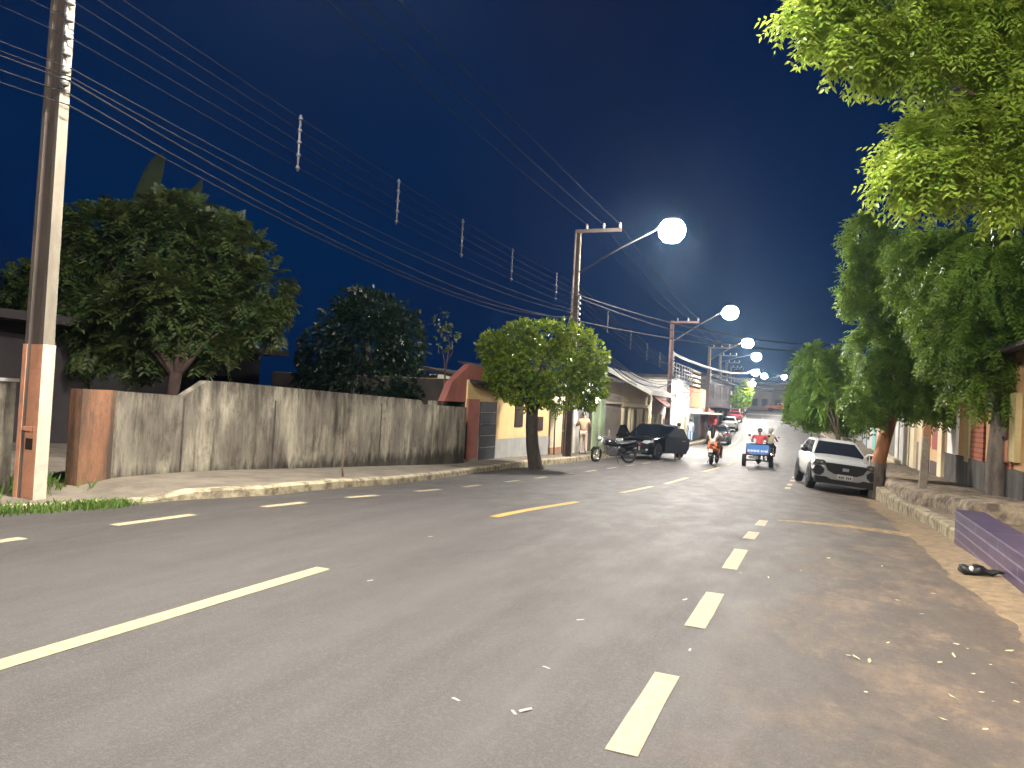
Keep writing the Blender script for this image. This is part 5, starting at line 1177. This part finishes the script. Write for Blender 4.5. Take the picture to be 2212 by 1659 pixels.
for sg in (-1, 1): m.tube([(sg*.08,1.75,.29),(sg*.07,1.5,.95)], .022, 6)
m.tube([(-.36,1.28,1.05),(-.1,1.45,1.0),(.1,1.45,1.0),(.36,1.28,1.05)], .016, 6); m.build('front_frame', DKPLAST, t)
for sg in (-1, 1): m = MB(); m.tube([(sg*.34,1.3,1.05),(sg*.40,1.3,1.28)], .01, 5); m.ell((sg*.42,1.29,1.33), (.07,.02,.055), 8, 5); m.build('mirror', DKPLAST, t)
figure('man in a red shirt and black cap driving the blue-boxed tricycle', (x,y+.72,z+.0), math.radians(183), pose(SIT, shl=(-.23,.02,1.34), shr=(.23,.02,1.34), ell=(-.34,-.1,1.13), elr=(.34,-.1,1.13)), M('red_shirt', (.62,.09,.10), (.52,.07,.08), 4, .85), M('dark_jeans', (.03,.035,.06), None, 5, .9), headwear='cap')
# a motorcyclist further on
moto('motorcycle ridden ahead of the blue-boxed tricycle', (-2.25,40.6,zr(-2.25,40.6)), math.radians(-3), M('silver_bike_paint', (.4,.4,.4), None, 4, .3))
figure('rider in a cream shirt and white helmet ahead of the tricycle', (-2.25,40.4,zr(-2.25,40.4)+.02), math.radians(177), SIT, M('cream_shirt', (.64,.56,.40), (.55,.48,.35), 4, .9), M('black_trousers', (.02,.02,.022), None, 5, .9), headwear='helmet')
# person in blue by the shops and red parasol
p = at_X(1502, 958, -8.9); figure('person in pale blue standing at the shops beyond the open black door', (p.x,57,topL(57)), math.radians(190), STAND, M('pale_blue_shirt', (.42,.5,.62), None, 4, .9), M('blue_trousers', (.3,.38,.55), None, 4, .9))
c = Vector((-8.9,66.0,zg(66)+.1)); t = thing('parasol', 'red parasol hanging half closed before the dark building', 'parasol', c)
m = MB(); m.tube([(0,0,0),(0,0,2.6)], .03, 8); m.build('pole', WHITEW, t)
m = MB(); R = []
for r_, z_ in ((.03,2.62),(.35,2.45),(.62,2.05),(.75,1.55),(.66,1.2)):
    R.append([(r_*(1+.10*math.cos(k*PI))*math.cos(2*PI*k/16), r_*(1+.10*math.cos(k*PI))*math.sin(2*PI*k/16), z_) for k in range(16)])
m.rings(R, 0, False, False); m.build('canopy', M('red_canvas', (.55,.09,.08), (.42,.06,.06), 3, .85), t)

# ---------------------------------------------------------------- small things on the ground
p = at_d(2166, 1254, 7.4); 
t = thing('litter', 'black crumpled litter with a pale spot lying against the tiled wall', 'litter', (1.52,8.45,.03))
m = MB(); R = []
for k in range(9):
    u = k/8; r_ = .045+.02*math.sin(u*5)+.012*math.sin(k*2.3); R.append([(-.19+.36*u+.012*math.sin(a*2+k), r_*1.1*math.cos(a)*1.2, .03+r_*.8*math.sin(a)+.01*math.cos(k*1.7)) for a in [2*PI*j/10 for j in range(10)]])
m.rings(R); m.build('wrapper', M('black_plastic_bag', (.008,.008,.009), (.014,.014,.015), 12, .35, .5), t)
m = MB(); m.ell((-.10,-.06,.05), (.022,.015,.028), 8, 5); m.build('pale_spot', WHITEW, t)
LEAFM = leafmat('dry_leaf', (.42,.38,.20), (.55,.52,.32), .2, .6)
proto = None; r = random.Random(12)
spots = [(2030,1435),(2090,1405),(2102,1460),(2120,1500),(2145,1520),(2065,1395),(2128,1580),(2060,1512),(1918,1392),(1990,1330),(1940,1300),(2015,1285),(1850,1425),(1878,1432),(1835,1420),(2190,1480),(2140,1440),(1730,1235),(1600,1240),(1660,1250),(1790,1208),(1905,1225),(2060,1420),(2180,1410),(2195,1520),(1870,1500),(2040,1560)]
def gnd(px, py):
    d = ray(px, py); t_ = -CAM_H/d.z; return EYE+d*t_
for k, (px, py) in enumerate(spots):
    g_ = gnd(px, py)
    if proto is None:
        m = MB(); m.rings([[(-.030+.0*j, 0, .002) for j in range(1)]+[(-.012,.011,.008),(.012,.012,.006),(.032,0,.012),(.012,-.011,.004),(-.012,-.010,.004)]], 0, False, False)
        m.f.append((0,1,2,3,4,5)); m.m.append(0); m.sm.append(False); proto = m.build('fallen_leaf', LEAFM); o = proto
        tag(o, 'small pale fallen leaf on the right of the road', 'leaf', 'pale fallen leaves on the right of the road')
    else: o = proto.copy(); COL.objects.link(o)
    s = r.uniform(.55,1.05); o.scale = (s,s,s); o.rotation_euler = (r.uniform(-.2,.2), r.uniform(-.2,.2), r.uniform(0,6.28)); o.location = (g_.x, g_.y, .009)
proto = None
for k, (px, py) in enumerate(((1254,1340),(1180,1443),(1135,1535),(1110,1540),(985,1512),(800,1255),(930,1160),(1490,1405),(1480,1296))):
    g_ = gnd(px, py)
    if proto is None:
        m = MB(); m.rings([[(-.06,-.012,.0),(.05,-.016,.0),(.065,.01,.0),(-.05,.014,.0)], [(-.05,-.008,.012),(.045,-.01,.015),(.055,.006,.010),(-.04,.01,.014)]], 0, False, True); proto = m.build('paper_scrap', M('pale_scrap', (.34,.33,.31), (.24,.23,.22), 9, .8)); o = proto
        tag(o, 'small pale scrap of litter lying on the open asphalt', 'litter', 'pale scraps on the asphalt')
    else: o = proto.copy(); COL.objects.link(o)
    o.location = (g_.x, g_.y, .004); s = r.uniform(.35,.7); o.scale = (s,s*1.3,s*.4); o.rotation_euler = (0,0,r.uniform(0,6.28))
# dead stem at the foot of the wall
c = at_d(741, 1030, 12.6); t = thing('dry_sapling', 'thin dry stem growing at the foot of the stained wall', 'plant', c)
m = MB(); m.tube([at_d(741,1034,12.6), at_d(739,1010,12.6), at_d(744,985,12.6), at_d(742,965,12.6)], [.02,.016,.012,.006], 6); m.tube([at_d(742,995,12.6), at_d(751,980,12.6)], [.01,.005], 5); m.build('stem', BARK, t, True)

HZ = bpy.data.materials.new('glow_haze'); nt, N, L = nodes_of(HZ)
out = N('ShaderNodeOutputMaterial'); pv_ = N('ShaderNodeVolumePrincipled'); pv_.inputs['Color'].default_value = (.42,.68,1,1); pv_.inputs['Density'].default_value = .00034; pv_.inputs['Anisotropy'].default_value = .82
L(pv_.outputs[0], out.inputs['Volume'])
m = MB(); m.box2((-450,-65,-3), (450,905,16)); stuff(m.build('haze', HZ), 'thin haze added for the bloom-like glow around the street lamps', 'haze')  # volume added to give the lamps a halo like lens bloom
# ---------------------------------------------------------------- night sky and camera
W = bpy.data.worlds.new('World'); S.world = W; W.use_nodes = True
nt = W.node_tree; nt.nodes.clear(); N = nt.nodes.new; L = nt.links.new
out = N('ShaderNodeOutputWorld'); bg = N('ShaderNodeBackground'); L(bg.outputs[0], out.inputs[0])
tc = N('ShaderNodeTexCoord'); sx = N('ShaderNodeSeparateXYZ'); L(tc.outputs['Generated'], sx.inputs[0])
rp = N('ShaderNodeValToRGB'); e = rp.color_ramp.elements
e[0].position = 0.0; e[0].color = (.001,.021,.088,1); e[1].position = .75; e[1].color = (.009,.018,.078,1)
k = e.new(.18); k.color = (.0004,.026,.112,1); k = e.new(.42); k.color = (.002,.021,.098,1)
L(sx.outputs[2], rp.inputs[0])
nz = N('ShaderNodeTexNoise'); nz.inputs['Scale'].default_value = 2.2; nz.inputs['Detail'].default_value = 3; L(tc.outputs['Generated'], nz.inputs['Vector'])
mx = N('ShaderNodeMix'); mx.data_type = 'RGBA'; mx.blend_type = 'MIX'
r2 = N('ShaderNodeValToRGB'); r2.color_ramp.elements[0].position = .45; r2.color_ramp.elements[0].color = (0,0,0,1); r2.color_ramp.elements[1].position = .7; r2.color_ramp.elements[1].color = (.6,.6,.6,1)
L(nz.outputs[0], r2.inputs[0]); L(r2.outputs[0], mx.inputs[0]); L(rp.outputs[0], mx.inputs[6]); mx.inputs[7].default_value = (.010,.016,.070,1)
L(mx.outputs[2], bg.inputs[0]); bg.inputs[1].default_value = .52

cam = bpy.data.cameras.new('camera'); co = bpy.data.objects.new('camera', cam); COL.objects.link(co)
cam.sensor_width = 36; cam.lens = 36*F/2212; cam.clip_end = 2000; cam.clip_start = .05
mt = Matrix((RT, UT, -FW)).transposed().to_4x4(); mt.translation = EYE; co.matrix_world = mt
S.camera = co
S.view_settings.view_transform = 'Standard'; S.view_settings.look = 'None'; S.view_settings.exposure = .10; S.view_settings.gamma = 1
S.cycles.use_denoising = True; S.cycles.max_bounces = 6; S.cycles.diffuse_bounces = 3; S.cycles.transparent_max_bounces = 8; S.cycles.sample_clamp_indirect = 4
